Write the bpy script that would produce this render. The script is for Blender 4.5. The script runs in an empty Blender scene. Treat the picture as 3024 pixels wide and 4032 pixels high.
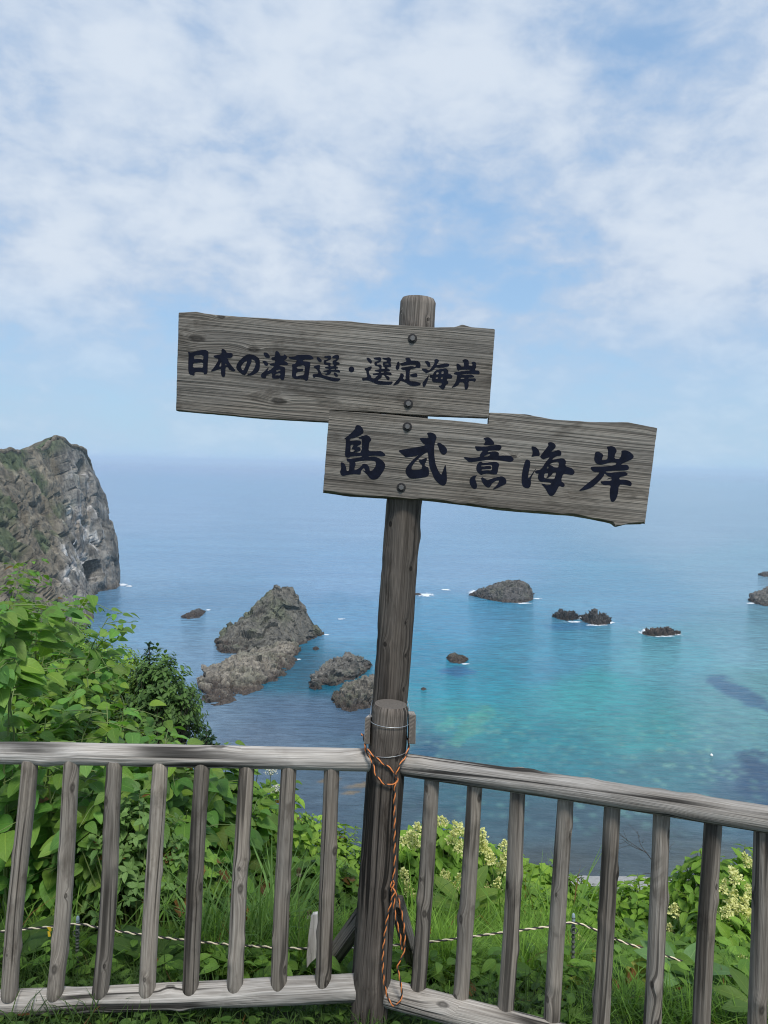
import bpy, math, random
import numpy as np
from mathutils import Vector, Matrix, geometry

# ------------------------------------------------------------------ camera
scene = bpy.context.scene
COL = scene.collection
FPX, CX, CY = 3030.0, 1512.0, 2016.0          # focal length and centre in photo pixels
CAMZ, SEA = 1.8, -78.2
PITCH, ROLL = math.radians(3.53), math.radians(1.2)
fw = Vector((0, math.cos(PITCH), -math.sin(PITCH)))
r0 = Vector((1, 0, 0)); u0 = Vector((0, math.sin(PITCH), math.cos(PITCH)))
RT = r0 * math.cos(ROLL) + u0 * math.sin(ROLL)
UP = -r0 * math.sin(ROLL) + u0 * math.cos(ROLL)
CAM = Vector((0, 0, CAMZ))
cd = bpy.data.cameras.new('camera'); cam = bpy.data.objects.new('camera', cd); COL.objects.link(cam)
cd.sensor_fit = 'HORIZONTAL'; cd.sensor_width = 36.0; cd.lens = 36.0 * FPX / 3024.0
cd.clip_start = 0.05; cd.clip_end = 200000.0
cam.matrix_world = Matrix(((RT.x, UP.x, -fw.x, CAM.x), (RT.y, UP.y, -fw.y, CAM.y), (RT.z, UP.z, -fw.z, CAM.z), (0, 0, 0, 1)))
scene.camera = cam

K = 3024.0 / 1659.0
def ray(px, py): return fw + RT * ((px - CX) / FPX) + UP * ((CY - py) / FPX)
def at(px, py, Y):                            # photo pixel -> point at distance Y in front
    d = ray(px, py); return CAM + d * (Y / d.y)
def ats(sx, sy, Y): return at(sx * K, sy * K, Y)
def on_sea(sx, sy, z=SEA):
    d = ray(sx * K, sy * K); return CAM + d * ((z - CAMZ) / d.z)
def lin(c): return tuple((x / 255 / 12.92 if x / 255 <= 0.04045 else ((x / 255 + 0.055) / 1.055) ** 2.4) for x in c)

# ------------------------------------------------------------------ world, sun, exposure
SUN_EL, SUN_AZ = math.radians(58), math.radians(162)      # azimuth clockwise from +Y: behind the camera
w = bpy.data.worlds.new('World'); scene.world = w; w.use_nodes = True
nt = w.node_tree; nt.nodes.clear()
def N(t, typ, **kw):
    n = t.nodes.new(typ)
    for k, v in kw.items():
        if k.startswith('i_'): n.inputs[k[2:].replace('_', ' ')].default_value = v
        else: setattr(n, k, v)
    return n
def mth(t, op, a, b=None, c=None, clamp=False):
    n = t.nodes.new('ShaderNodeMath'); n.operation = op; n.use_clamp = clamp
    for i, x in enumerate((a, b, c)):
        if x is None: continue
        if isinstance(x, (int, float)): n.inputs[i].default_value = x
        else: t.links.new(x, n.inputs[i])
    return n.outputs[0]
def sep(t, v):
    n = t.nodes.new('ShaderNodeSeparateXYZ'); t.links.new(v, n.inputs[0]); return n.outputs
def comb(t, x, y, z):
    n = t.nodes.new('ShaderNodeCombineXYZ')
    for i, q in enumerate((x, y, z)):
        if isinstance(q, (int, float)): n.inputs[i].default_value = q
        else: t.links.new(q, n.inputs[i])
    return n.outputs[0]
def noise(t, v, scale, detail=4, rough=0.5, dist=0.0):
    n = t.nodes.new('ShaderNodeTexNoise'); n.inputs['Scale'].default_value = scale
    n.inputs['Detail'].default_value = detail; n.inputs['Roughness'].default_value = rough; n.inputs['Distortion'].default_value = dist
    t.links.new(v, n.inputs['Vector']); return n.outputs['Fac']
def sstep(t, x, a, b):
    n = t.nodes.new('ShaderNodeMapRange'); n.interpolation_type = 'SMOOTHSTEP'
    n.inputs[1].default_value = a; n.inputs[2].default_value = b; n.inputs[3].default_value = 0; n.inputs[4].default_value = 1
    t.links.new(x, n.inputs[0]); return n.outputs[0]
def mix(t, f, a, b, mode='MIX'):
    n = t.nodes.new('ShaderNodeMix'); n.data_type = 'RGBA'; n.blend_type = mode; n.clamp_factor = True
    for s, q in ((n.inputs[0], f), (n.inputs[6], a), (n.inputs[7], b)):
        if isinstance(q, (int, float)): s.default_value = q
        elif isinstance(q, (tuple, list)): s.default_value = tuple(q)[:3] + (1,)
        else: t.links.new(q, s)
    return n.outputs[2]

tc = N(nt, 'ShaderNodeTexCoord')
sky = N(nt, 'ShaderNodeTexSky', sky_type='NISHITA', sun_disc=False, sun_elevation=SUN_EL, sun_rotation=SUN_AZ)
sky.altitude = 80; sky.air_density = 1.0; sky.dust_density = 1.2; sky.ozone_density = 1.2
dirv = tc.outputs['Generated']
dx, dy, dz = sep(nt, dirv)
zz = mth(nt, 'MAXIMUM', dz, 0.0)
den = mth(nt, 'ADD', zz, 0.50)
cp = comb(nt, mth(nt, 'DIVIDE', dx, den), mth(nt, 'DIVIDE', dy, den), mth(nt, 'MULTIPLY', zz, 1.2))
n1 = noise(nt, cp, 3.1, 9, 0.56, 0.15)
n2 = noise(nt, cp, 11.0, 6, 0.58, 0.2)
n3 = noise(nt, cp, 1.1, 3, 0.5)
dens = mth(nt, 'ADD', mth(nt, 'MULTIPLY', n1, 0.54), mth(nt, 'MULTIPLY', n2, 0.46))
dens = mth(nt, 'ADD', dens, mth(nt, 'MULTIPLY', n3, 0.12))
def blob(sx, sy, k, amp):
    d = ray(sx * K, sy * K).normalized()
    dp = N(nt, 'ShaderNodeVectorMath', operation='DOT_PRODUCT'); nt.links.new(dirv, dp.inputs[0]); dp.inputs[1].default_value = d
    e = mth(nt, 'EXPONENT', mth(nt, 'MULTIPLY', mth(nt, 'SUBTRACT', dp.outputs['Value'], 1.0), k))
    return mth(nt, 'MULTIPLY', e, amp)
for b in ((1330, 150, 300, -0.09), (1420, 60, 500, -0.06), (1000, 370, 260, -0.085), (830, 300, 500, -0.07), (900, 560, 130, -0.05), (500, 560, 150, -0.04), (1150, 540, 160, -0.05),
          (600, 300, 60, 0.05), (1120, 90, 200, 0.09), (200, 200, 40, 0.06), (1560, 330, 90, 0.08), (1240, 300, 500, 0.06), (480, 100, 600, -0.06), (100, 500, 120, 0.03)):
    dens = mth(nt, 'ADD', dens, blob(*b))
low = sstep(nt, zz, 0.24, 0.08)                     # towards the horizon the cloud thins to a soft veil
fac = sstep(nt, dens, 0.41, 0.61)
fac = mth(nt, 'MULTIPLY', fac, mth(nt, 'SUBTRACT', 1.0, mth(nt, 'MULTIPLY', low, 0.62)))
thick = sstep(nt, dens, 0.52, 0.72)
CLOUD = mix(nt, thick, (4.2, 5.15, 6.6), (5.75, 6.45, 7.4))
veil = mix(nt, 1.0, sky.outputs[0], (0.75, 0.98, 1.22), 'MULTIPLY')
blue = mix(nt, 0.60, veil, (3.05, 4.85, 7.3))
hz = mth(nt, 'EXPONENT', mth(nt, 'MULTIPLY', zz, -5.5))
blue = mix(nt, mth(nt, 'MULTIPLY', hz, 0.85), blue, (4.05, 5.7, 7.05))
skyc = mix(nt, fac, blue, CLOUD)
bg = N(nt, 'ShaderNodeBackground'); bg.inputs['Strength'].default_value = 0.10
nt.links.new(skyc, bg.inputs['Color'])
wo = N(nt, 'ShaderNodeOutputWorld'); nt.links.new(bg.outputs[0], wo.inputs['Surface'])

sl = bpy.data.lights.new('sun', 'SUN'); sl.energy = 2.9; sl.angle = math.radians(12); sl.color = (1.0, 0.965, 0.91)
so = bpy.data.objects.new('sun', sl); COL.objects.link(so)
sd = Vector((math.sin(SUN_AZ) * math.cos(SUN_EL), math.cos(SUN_AZ) * math.cos(SUN_EL), math.sin(SUN_EL)))
so.rotation_euler = (-sd).to_track_quat('-Z', 'Y').to_euler(); so.location = (0, 0, 60)
vs = scene.view_settings; vs.view_transform = 'Standard'; vs.look = 'None'; vs.exposure = 0.25; vs.gamma = 1.0
scene.cycles.filter_width = 1.1; scene.cycles.max_bounces = 8; scene.cycles.transparent_max_bounces = 16; scene.cycles.volume_bounces = 1

# ------------------------------------------------------------------ helpers
rng = np.random.default_rng(7)
def tag(o, label=None, cat=None, group=None, kind=None):
    if label: o['label'] = label
    if cat: o['category'] = cat
    if group: o['group'] = group
    if kind: o['kind'] = kind
    return o
def empty(name, loc, label=None, cat=None, group=None):
    o = bpy.data.objects.new(name, None); COL.objects.link(o); o.location = loc; o.empty_display_size = 0.1
    bpy.context.view_layer.update()
    return tag(o, label, cat, group)
class MB:
    def __init__(s): s.V, s.U, s.T, s.F, s.M, s.n = [], [], [], [], [], 0
    def add(s, V, F, uvw=None, tint=None, mat=0):
        V = np.asarray(V, float).reshape(-1, 3); n = len(V)
        s.V.append(V)
        s.U.append(np.zeros((n, 3)) if uvw is None else np.asarray(uvw, float))
        t = np.ones((n, 4))
        if tint is not None: t[:, :3] = np.asarray(tint, float)
        s.T.append(t)
        F = np.asarray(F, int); s.F.append(F + s.n); s.M.append(np.full(len(F), mat)); s.n += n
    def build(s, name, mats, parent=None, smooth=True):
        me = bpy.data.meshes.new(name)
        V = np.concatenate(s.V); me.vertices.add(len(V)); me.vertices.foreach_set('co', V.ravel())
        li = np.concatenate([f.ravel() for f in s.F]); cnt = np.concatenate([np.full(len(f), f.shape[1]) for f in s.F])
        me.loops.add(len(li)); me.loops.foreach_set('vertex_index', li.astype(np.int32))
        me.polygons.add(len(cnt)); st = np.concatenate([[0], np.cumsum(cnt)[:-1]])
        me.polygons.foreach_set('loop_start', st.astype(np.int32))
        me.polygons.foreach_set('material_index', np.concatenate(s.M).astype(np.int32))
        me.polygons.foreach_set('use_smooth', np.full(len(cnt), smooth))
        a = me.attributes.new('uvw', 'FLOAT_VECTOR', 'POINT'); a.data.foreach_set('vector', np.concatenate(s.U).ravel())
        a = me.attributes.new('tint', 'FLOAT_COLOR', 'POINT'); a.data.foreach_set('color', np.concatenate(s.T).ravel())
        me.update(calc_edges=True); me.validate()
        for m in (mats if isinstance(mats, (list, tuple)) else [mats]): me.materials.append(m)
        o = bpy.data.objects.new(name, me); COL.objects.link(o)
        if parent is not None:
            o.parent = parent; o.matrix_parent_inverse = parent.matrix_world.inverted()
        return o
def hash3(a, b, c, s=0):
    with np.errstate(over='ignore'):
        n = (a.astype(np.int64) * 374761393 + b.astype(np.int64) * 668265263 + c.astype(np.int64) * 2147483647 + s * 974711) & 0xFFFFFFFF
        n = ((n ^ (n >> 13)) * 1274126177) & 0xFFFFFFFF
        n = ((n ^ (n >> 15)) * 2246822519) & 0xFFFFFFFF
        n = n ^ (n >> 16)
    return n.astype(float) / 4294967296.0
def vnoise(P, s=0):
    I = np.floor(P).astype(np.int64); f = P - I; f = f * f * (3 - 2 * f); o = 0
    for i in (0, 1):
        for j in (0, 1):
            for k in (0, 1):
                wgt = (f[:, 0] if i else 1 - f[:, 0]) * (f[:, 1] if j else 1 - f[:, 1]) * (f[:, 2] if k else 1 - f[:, 2])
                o = o + wgt * hash3(I[:, 0] + i, I[:, 1] + j, I[:, 2] + k, s)
    return o
def fbm(P, octv=4, s=0, gain=0.5):
    P = np.asarray(P, float); o, a, t = 0, 1.0, 0
    for k in range(octv): o = o + a * (vnoise(P * 2 ** k + 17.3 * k, s + k) - 0.5); t += a; a *= gain
    return o / t
def ridged(P, octv=4, s=0):
    o, a, t = 0, 1.0, 0
    for k in range(octv):
        o = o + a * (1 - np.abs(2 * vnoise(P * 2 ** k + 9.1 * k, s + k) - 1)); t += a; a *= 0.5
    return o / t
def worley(P, s=0):
    I = np.floor(P).astype(np.int64); f1 = np.full(len(P), 9.0); f2 = np.full(len(P), 9.0); idv = np.zeros(len(P))
    for i in (-1, 0, 1):
        for j in (-1, 0, 1):
            for k in (-1, 0, 1):
                a, b, c = I[:, 0] + i, I[:, 1] + j, I[:, 2] + k
                Q = np.stack([a + hash3(a, b, c, s + 1), b + hash3(a, b, c, s + 2), c + hash3(a, b, c, s + 3)], 1)
                d = np.linalg.norm(P - Q, axis=1); h = hash3(a, b, c, s + 4)
                nr = d < f1
                f2 = np.where(nr, f1, np.minimum(f2, d)); idv = np.where(nr, h, idv); f1 = np.where(nr, d, f1)
    return f1, f2, idv
def facet(P, s=0):
    I = np.floor(P).astype(np.int64); f1 = np.full(len(P), 9.0); out = np.zeros(len(P))
    for i in (-1, 0, 1):
        for j in (-1, 0, 1):
            for k in (-1, 0, 1):
                a, b, c = I[:, 0] + i, I[:, 1] + j, I[:, 2] + k
                Q = np.stack([a + hash3(a, b, c, s + 1), b + hash3(a, b, c, s + 2), c + hash3(a, b, c, s + 3)], 1)
                D = P - Q; d = np.linalg.norm(D, axis=1); nr = d < f1
                rv = np.stack([hash3(a, b, c, s + 6), hash3(a, b, c, s + 7), hash3(a, b, c, s + 8)], 1) - 0.5
                out = np.where(nr, (D * rv).sum(1) * 1.6 + 0.45 * (hash3(a, b, c, s + 4) - 0.5), out); f1 = np.where(nr, d, f1)
    return out
def grid_faces(nr, nc, wrap=False):
    r = np.arange(nr - 1)[:, None]; c = np.arange(nc if wrap else nc - 1)[None, :]
    a = r * nc + c; b = r * nc + (c + 1) % nc
    return np.stack([a, b, b + nc, a + nc], -1).reshape(-1, 4)
def resample(P, n, closed=False):
    P = np.asarray(P, float)
    if closed: P = np.vstack([P, P[:1]])
    L = np.concatenate([[0], np.cumsum(np.linalg.norm(np.diff(P, axis=0), axis=1))])
    t = np.linspace(0, L[-1], n, endpoint=not closed)
    return np.stack([np.interp(t, L, P[:, k]) for k in range(P.shape[1])], 1)
def catmull(P, n):
    P = np.asarray(P, float); Q = np.vstack([2 * P[0] - P[1], P, 2 * P[-1] - P[-2]]); out = []
    for i in range(1, len(Q) - 2):
        t = np.linspace(0, 1, n, endpoint=False)[:, None]
        a, b, c, d = Q[i - 1], Q[i], Q[i + 1], Q[i + 2]
        out.append(0.5 * (2 * b + (c - a) * t + (2 * a - 5 * b + 4 * c - d) * t * t + (3 * b - a - 3 * c + d) * t ** 3))
    return np.vstack(out + [P[-1:]])
def frames(P):
    T = np.gradient(P, axis=0); T /= np.linalg.norm(T, axis=1)[:, None] + 1e-12
    ref = np.array([0, 0, 1.0]) if abs(T[0, 2]) < 0.9 else np.array([1.0, 0, 0])
    n = ref - T[0] * (ref @ T[0]); n /= np.linalg.norm(n); Ns = [n]
    for i in range(1, len(P)):
        n = n - T[i] * (n @ T[i]); n /= np.linalg.norm(n) + 1e-12; Ns.append(n)
    Ns = np.array(Ns); return T, Ns, np.cross(T, Ns)
def tube(mb, P, r, k=6, mat=0, tint=None, seed=0.0):
    P = np.asarray(P, float); r = np.broadcast_to(np.asarray(r, float), (len(P),))
    T, A, B = frames(P); a = np.linspace(0, 2 * np.pi, k, endpoint=False)
    V = P[:, None, :] + r[:, None, None] * (np.cos(a)[None, :, None] * A[:, None, :] + np.sin(a)[None, :, None] * B[:, None, :])
    L = np.concatenate([[0], np.cumsum(np.linalg.norm(np.diff(P, axis=0), axis=1))])
    U = np.stack([np.broadcast_to(a[None, :] * r[:, None], (len(P), k)), np.broadcast_to(L[:, None], (len(P), k)), np.full((len(P), k), seed)], -1)
    mb.add(V.reshape(-1, 3), grid_faces(len(P), k, True), U.reshape(-1, 3), tint, mat)
    for e, rev in ((0, True), (len(P) - 1, False)):
        idx = np.arange(k)[None, :]; 
        mb.add(V[e], idx[:, ::-1] if rev else idx, U[e], tint, mat)

# ------------------------------------------------------------------ materials
def newmat(name):
    m = bpy.data.materials.new(name); m.use_nodes = True; t = m.node_tree; t.nodes.clear()
    out = N(t, 'ShaderNodeOutputMaterial'); p = N(t, 'ShaderNodeBsdfPrincipled'); t.links.new(p.outputs[0], out.inputs['Surface'])
    return m, t, p, out
def attr(t, name):
    n = N(t, 'ShaderNodeAttribute', attribute_name=name); return n
def setc(t, sock, v):
    if isinstance(v, (tuple, list)): sock.default_value = tuple(v)[:3] + (1,)
    elif isinstance(v, (int, float)): sock.default_value = v
    else: t.links.new(v, sock)
def bump(t, p, h, strength, dist):
    b = N(t, 'ShaderNodeBump'); b.inputs['Strength'].default_value = strength; b.inputs['Distance'].default_value = dist
    t.links.new(h, b.inputs['Height']); t.links.new(b.outputs[0], p.inputs['Normal'])
def plain(name, c, rough=0.6, metal=0.0, var=0.15, scale=40, bmp=0.0):
    m, t, p, o = newmat(name); co = N(t, 'ShaderNodeTexCoord').outputs['Object']
    n = noise(t, co, scale, 4, 0.6)
    setc(t, p.inputs['Base Color'], mix(t, n, tuple(x * (1 - var) for x in c), tuple(min(1, x * (1 + var)) for x in c)))
    p.inputs['Roughness'].default_value = rough; p.inputs['Metallic'].default_value = metal
    if bmp: bump(t, p, n, 1.0, bmp)
    return m
def wood(name, light, dark, lines=110, knots=(9, 5), knot_gate=0.45, stain=0.5, crack=0.5, contrast=1.0, depth=0.0016, warp=0.03, gw=0.42):
    m, t, p, o = newmat(name); a, b, s = sep(t, attr(t, 'uvw').outputs['Vector'])
    so_ = mth(t, 'MULTIPLY', s, 3.7)
    def v(ka, kb, off=0.0, aa=None):
        return comb(t, mth(t, 'MULTIPLY', a if aa is None else aa, ka), mth(t, 'MULTIPLY', b, kb), mth(t, 'ADD', so_, off))
    vo = N(t, 'ShaderNodeTexVoronoi', voronoi_dimensions='2D', feature='F1'); vo.inputs['Scale'].default_value = 1.0
    kv = comb(t, mth(t, 'ADD', mth(t, 'MULTIPLY', a, knots[0]), so_), mth(t, 'ADD', mth(t, 'MULTIPLY', b, knots[1]), so_), 0.0)
    t.links.new(kv, vo.inputs['Vector'])
    cr, cg, cb = sep(t, vo.outputs['Color'])
    gate = mth(t, 'GREATER_THAN', cr, knot_gate)
    wob = mth(t, 'MULTIPLY', mth(t, 'SUBTRACT', noise(t, v(60, 40, 3.0), 1.0, 2), 0.5), 0.06)
    d = mth(t, 'ADD', vo.outputs['Distance'], wob)
    rad = mth(t, 'ADD', mth(t, 'MULTIPLY', cg, 0.06), 0.035)
    q = mth(t, 'DIVIDE', d, rad)
    core = mth(t, 'MULTIPLY', sstep(t, q, 1.15, 0.75), gate)
    swell = mth(t, 'MULTIPLY', mth(t, 'EXPONENT', mth(t, 'MULTIPLY', mth(t, 'MULTIPLY', q, q), -0.22)), gate)
    lowf = noise(t, v(7, 1.3, 1.0), 1.0, 2)
    aw = mth(t, 'ADD', a, mth(t, 'MULTIPLY', lowf, warp))
    aw = mth(t, 'ADD', aw, mth(t, 'MULTIPLY', swell, 0.012))
    g1 = noise(t, v(lines, 1.6, 0.0, aw), 1.0, 1.5, 0.5)
    g2 = noise(t, v(lines * 3.2, 7, 7.0, aw), 1.0, 2, 0.6)
    g3 = noise(t, v(14, 2.2, 11.0, aw), 1.0, 3, 0.55)
    grain = mth(t, 'ADD', mth(t, 'MULTIPLY', sstep(t, g1, 0.34, 0.66), gw), mth(t, 'MULTIPLY', sstep(t, g2, 0.3, 0.7), 1.0 - gw))
    crk = noise(t, v(30, 0.5, 21.0, aw), 1.0, 1.0, 0.5)
    crk = mth(t, 'ABSOLUTE', mth(t, 'SUBTRACT', crk, 0.5))
    cmask = sstep(t, noise(t, v(5, 2.0, 31.0), 1.0, 1.0), 0.38, 0.55)
    crk = mth(t, 'MULTIPLY', mth(t, 'MULTIPLY', sstep(t, crk, 0.060, 0.014), cmask), crack)
    st = sstep(t, noise(t, v(13, 5.0, 41.0), 1.0, 5, 0.65, 0.5), 0.52, 0.68); br = sstep(t, noise(t, v(5, 1.6, 51.0), 1.0, 4, 0.6), 0.40, 0.68)
    c = mix(t, mth(t, 'MULTIPLY', grain, contrast, clamp=True), dark, light)
    c = mix(t, sstep(t, g3, 0.35, 0.7), c, mix(t, 1.0, c, (1.25, 1.24, 1.22), 'MULTIPLY'))
    c = mix(t, mth(t, 'MULTIPLY', br, 0.24), c, mix(t, 1.0, c, (0.88, 0.74, 0.58), 'MULTIPLY'))
    c = mix(t, mth(t, 'MULTIPLY', st, stain), c, (dark[0] * .42, dark[1] * .38, dark[2] * .34))
    ringn = mth(t, 'SINE', mth(t, 'MULTIPLY', q, 9.0))
    kc = mix(t, mth(t, 'ADD', mth(t, 'MULTIPLY', ringn, 0.4), 0.5), tuple(x * 0.35 for x in dark), tuple(x * 0.8 for x in dark))
    c = mix(t, mth(t, 'MULTIPLY', core, 0.85), c, kc)
    c = mix(t, mth(t, 'MULTIPLY', crk, 0.9), c, (0.012, 0.011, 0.010))
    c = mix(t, 1.0, c, attr(t, 'tint').outputs['Color'], 'MULTIPLY')
    setc(t, p.inputs['Base Color'], c)
    p.inputs['Roughness'].default_value = 0.92; p.inputs['Specular IOR Level'].default_value = 0.12
    h = mth(t, 'SUBTRACT', grain, mth(t, 'MULTIPLY', crk, 1.5))
    h = mth(t, 'ADD', h, mth(t, 'MULTIPLY', swell, 0.8))
    bump(t, p, h, 0.9, depth)
    return m
def endgrain(name, light, dark):
    m, t, p, o = newmat(name); a, b, s = sep(t, attr(t, 'uvw').outputs['Vector'])
    v = comb(t, a, b, s)
    r = mth(t, 'SQRT', mth(t, 'ADD', mth(t, 'MULTIPLY', a, a), mth(t, 'MULTIPLY', b, b)))
    r = mth(t, 'ADD', r, mth(t, 'MULTIPLY', noise(t, v, 40, 3), 0.006))
    ring = mth(t, 'ADD', mth(t, 'MULTIPLY', mth(t, 'SINE', mth(t, 'MULTIPLY', r, 1500)), 0.5), 0.5)
    g = mth(t, 'ADD', mth(t, 'MULTIPLY', ring, 0.5), mth(t, 'MULTIPLY', noise(t, v, 120, 4), 0.6))
    setc(t, p.inputs['Base Color'], mix(t, g, dark, light)); p.inputs['Roughness'].default_value = 0.85
    bump(t, p, g, 0.8, 0.002); return m
M = {}
M['rail'] = wood('weathered rail wood', (0.485, 0.458, 0.425), (0.205, 0.186, 0.166), 130, (8, 3.6), 0.40, 0.22, 1.0, 1.1, 0.0018)
M['bal'] = wood('weathered baluster wood', (0.30, 0.268, 0.232), (0.138, 0.119, 0.101), 150, (9, 5), 0.30, 0.5, 0.8, 1.0, 0.0018)
M['post'] = wood('dark post wood', (0.145, 0.125, 0.108), (0.042, 0.035, 0.030), 120, (7, 4), 0.45, 0.7, 1.0, 1.0, 0.0022)
M['sign_post'] = wood('sign post wood', (0.150, 0.130, 0.112), (0.042, 0.036, 0.031), 150, (11, 8), 0.25, 0.6, 0.6, 1.0, 0.0022)
M['board'] = wood('sign board wood', (0.240, 0.222, 0.198), (0.088, 0.080, 0.071), 185, (7.5, 3.2), 0.50, 0.5, 0.35, 1.05, 0.0022, 0.018, 0.62)
M['stick'] = wood('pale stick wood', (0.62, 0.60, 0.57), (0.34, 0.32, 0.30), 90, (6, 3), 0.85, 0.1, 0.3)
M['end'] = endgrain('end grain', (0.30, 0.28, 0.26), (0.10, 0.09, 0.08))
M['enddark'] = endgrain('dark end grain', (0.17, 0.145, 0.12), (0.035, 0.03, 0.026))
M['paint'] = plain('black lettering paint', (0.006, 0.008, 0.017), 0.8, 0, 0.8, 45); M['paint'].node_tree.nodes['Principled BSDF'].inputs['Specular IOR Level'].default_value = 0.12
M['bolt'] = plain('weathered bolt steel', (0.17, 0.16, 0.15), 0.5, 0.7, 0.35, 300)
M['washer'] = plain('black washer', (0.02, 0.018, 0.018), 0.6, 0.3, 0.3, 300)
M['wire'] = plain('galvanised wire', (0.5, 0.52, 0.53), 0.4, 0.8, 0.2, 200)
M['orange'] = plain('orange rope strand', (0.62, 0.20, 0.055), 0.7, 0, 0.35, 220, 0.0006)
M['black'] = plain('black rope strand', (0.022, 0.020, 0.020), 0.7, 0, 0.4, 220, 0.0006)
M['cream'] = plain('faded yellow rope strand', (0.72, 0.62, 0.44), 0.7, 0, 0.25, 220, 0.0006)
M['steel'] = plain('rusty stake steel', (0.11, 0.12, 0.105), 0.6, 0.4, 0.7, 60, 0.001)
M['cap'] = plain('pale blue stake cap', (0.26, 0.34, 0.37), 0.4, 0, 0.2, 60)
M['tape'] = plain('yellow tape', (0.7, 0.48, 0.03), 0.5, 0, 0.15, 60)
M['twig'] = plain('dead twig bark', (0.045, 0.04, 0.038), 0.9, 0, 0.4, 60)
M['bark'] = plain('shrub bark', (0.09, 0.075, 0.055), 0.9, 0, 0.4, 40)
M['stem'] = plain('green stem', (0.14, 0.19, 0.055), 0.6, 0, 0.3, 30)
M['buoy'] = plain('white buoy plastic', (0.75, 0.75, 0.72), 0.4, 0, 0.05, 3)
M['bird'] = plain('dark plumage', (0.02, 0.02, 0.022), 0.6, 0, 0.3, 10)

def leafmat(name, vein=0.5, trans=0.38, rough=0.5):
    m, t, p, o = newmat(name); x, y, s = sep(t, attr(t, 'uvw').outputs['Vector']); tint = attr(t, 'tint').outputs['Color']
    ax = mth(t, 'ABSOLUTE', x)
    mid = sstep(t, ax, 0.07, 0.02)
    ph = mth(t, 'SUBTRACT', mth(t, 'MULTIPLY', y, 7.0), mth(t, 'MULTIPLY', ax, 2.0))
    fr = mth(t, 'ABSOLUTE', mth(t, 'SUBTRACT', mth(t, 'FRACT', ph), 0.5))
    sv = sstep(t, fr, 0.09, 0.02)
    nz = noise(t, comb(t, x, mth(t, 'MULTIPLY', y, 2.0), s), 3.0, 4, 0.6)
    c = mix(t, nz, mix(t, 1.0, tint, (0.8, 0.8, 0.75), 'MULTIPLY'), mix(t, 1.0, tint, (1.25, 1.2, 1.2), 'MULTIPLY'))
    c = mix(t, mth(t, 'MULTIPLY', mth(t, 'MAXIMUM', mid, mth(t, 'MULTIPLY', sv, 0.35)), vein), c, mix(t, 1.0, c, (2.1, 1.7, 1.9), 'MULTIPLY'))
    setc(t, p.inputs['Base Color'], c); p.inputs['Roughness'].default_value = rough; p.inputs['Specular IOR Level'].default_value = 0.28
    bump(t, p, mth(t, 'SUBTRACT', nz, mth(t, 'MULTIPLY', mth(t, 'MAXIMUM', mid, sv), 0.5)), 0.6, 0.004)
    tr = N(t, 'ShaderNodeBsdfTranslucent'); setc(t, tr.inputs['Color'], mix(t, 1.0, c, (1.5, 1.5, 0.7), 'MULTIPLY'))
    ms = N(t, 'ShaderNodeMixShader'); ms.inputs[0].default_value = trans
    t.links.new(p.outputs[0], ms.inputs[1]); t.links.new(tr.outputs[0], ms.inputs[2]); t.links.new(ms.outputs[0], o.inputs['Surface'])
    return m
M['leaf'] = leafmat('broad leaf')
M['smallleaf'] = leafmat('small leaf', 0.25, 0.30, 0.5)
M['grass'] = leafmat('grass blade', 0.15, 0.35, 0.5)
M['flower'] = leafmat('cream florets', 0.0, 0.25, 0.7)

def rockmat(name, scale, zs=0.3):
    m, t, p, o = newmat(name); tint = attr(t, 'tint').outputs['Color']; co = attr(t, 'uvw').outputs['Vector']
    n1 = noise(t, co, scale, 8, 0.65); n2 = noise(t, co, scale * 4.5, 5, 0.6)
    x, y, z = sep(t, co)
    n3 = noise(t, comb(t, x, y, mth(t, 'MULTIPLY', z, zs)), scale * 2.6, 5, 0.6)
    k = mth(t, 'ADD', mth(t, 'MULTIPLY', n1, 0.75), mth(t, 'MULTIPLY', n3, 1.05))
    c = mix(t, sstep(t, k, 0.55, 1.2), mix(t, 1.0, tint, (0.42, 0.42, 0.44), 'MULTIPLY'), mix(t, 1.0, tint, (1.6, 1.56, 1.5), 'MULTIPLY'))
    c = mix(t, sstep(t, n2, 0.50, 0.34), c, mix(t, 1.0, c, (0.6, 0.6, 0.62), 'MULTIPLY'))
    setc(t, p.inputs['Base Color'], c); p.inputs['Roughness'].default_value = 0.9; p.inputs['Specular IOR Level'].default_value = 0.2
    bump(t, p, mth(t, 'ADD', n1, mth(t, 'ADD', mth(t, 'MULTIPLY', n2, 0.12), n3)), 0.8, 0.8 / (scale * 2.2))
    return m
M['rock'] = rockmat('sea rock', 0.28)
M['cliff'] = rockmat('cliff rock', 0.14, 0.12)

# ------------------------------------------------------------------ terrain
def smooth(x, a, b):
    t = np.clip((np.asarray(x, float) - a) / (b - a), 0, 1); return t * t * (3 - 2 * t)
def gz(x, y):
    x = np.asarray(x, float); y = np.asarray(y, float)
    z = np.where(y < 2.5, 0.0, -0.42 * (y - 2.5) - 0.045 * (np.minimum(y, 6) - 2.5) ** 2 * 0.9)
    z = np.where(y > 6, -0.42 * 3.5 - 0.045 * 3.5 ** 2 * 0.9 - 0.70 * (y - 6), z)
    z = z - 0.06 * smooth(y, 1.8, 2.6)
    hump = 1.25 * smooth(-x, 0.6, 2.6) * smooth(y, 3.0, 6.0)
    hump = hump + 4.2 * smooth(-x, 1.5, 6.0) * smooth(y, 6.0, 16.0)
    hump = hump * smooth(-y, -60, -24)
    z = z + hump
    beach = -76.0 - (y - 120) * 0.0815
    return np.maximum(z, np.minimum(beach, -74.5))
def gzf(x, y): return float(gz(np.array([x]), np.array([y]))[0])

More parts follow.
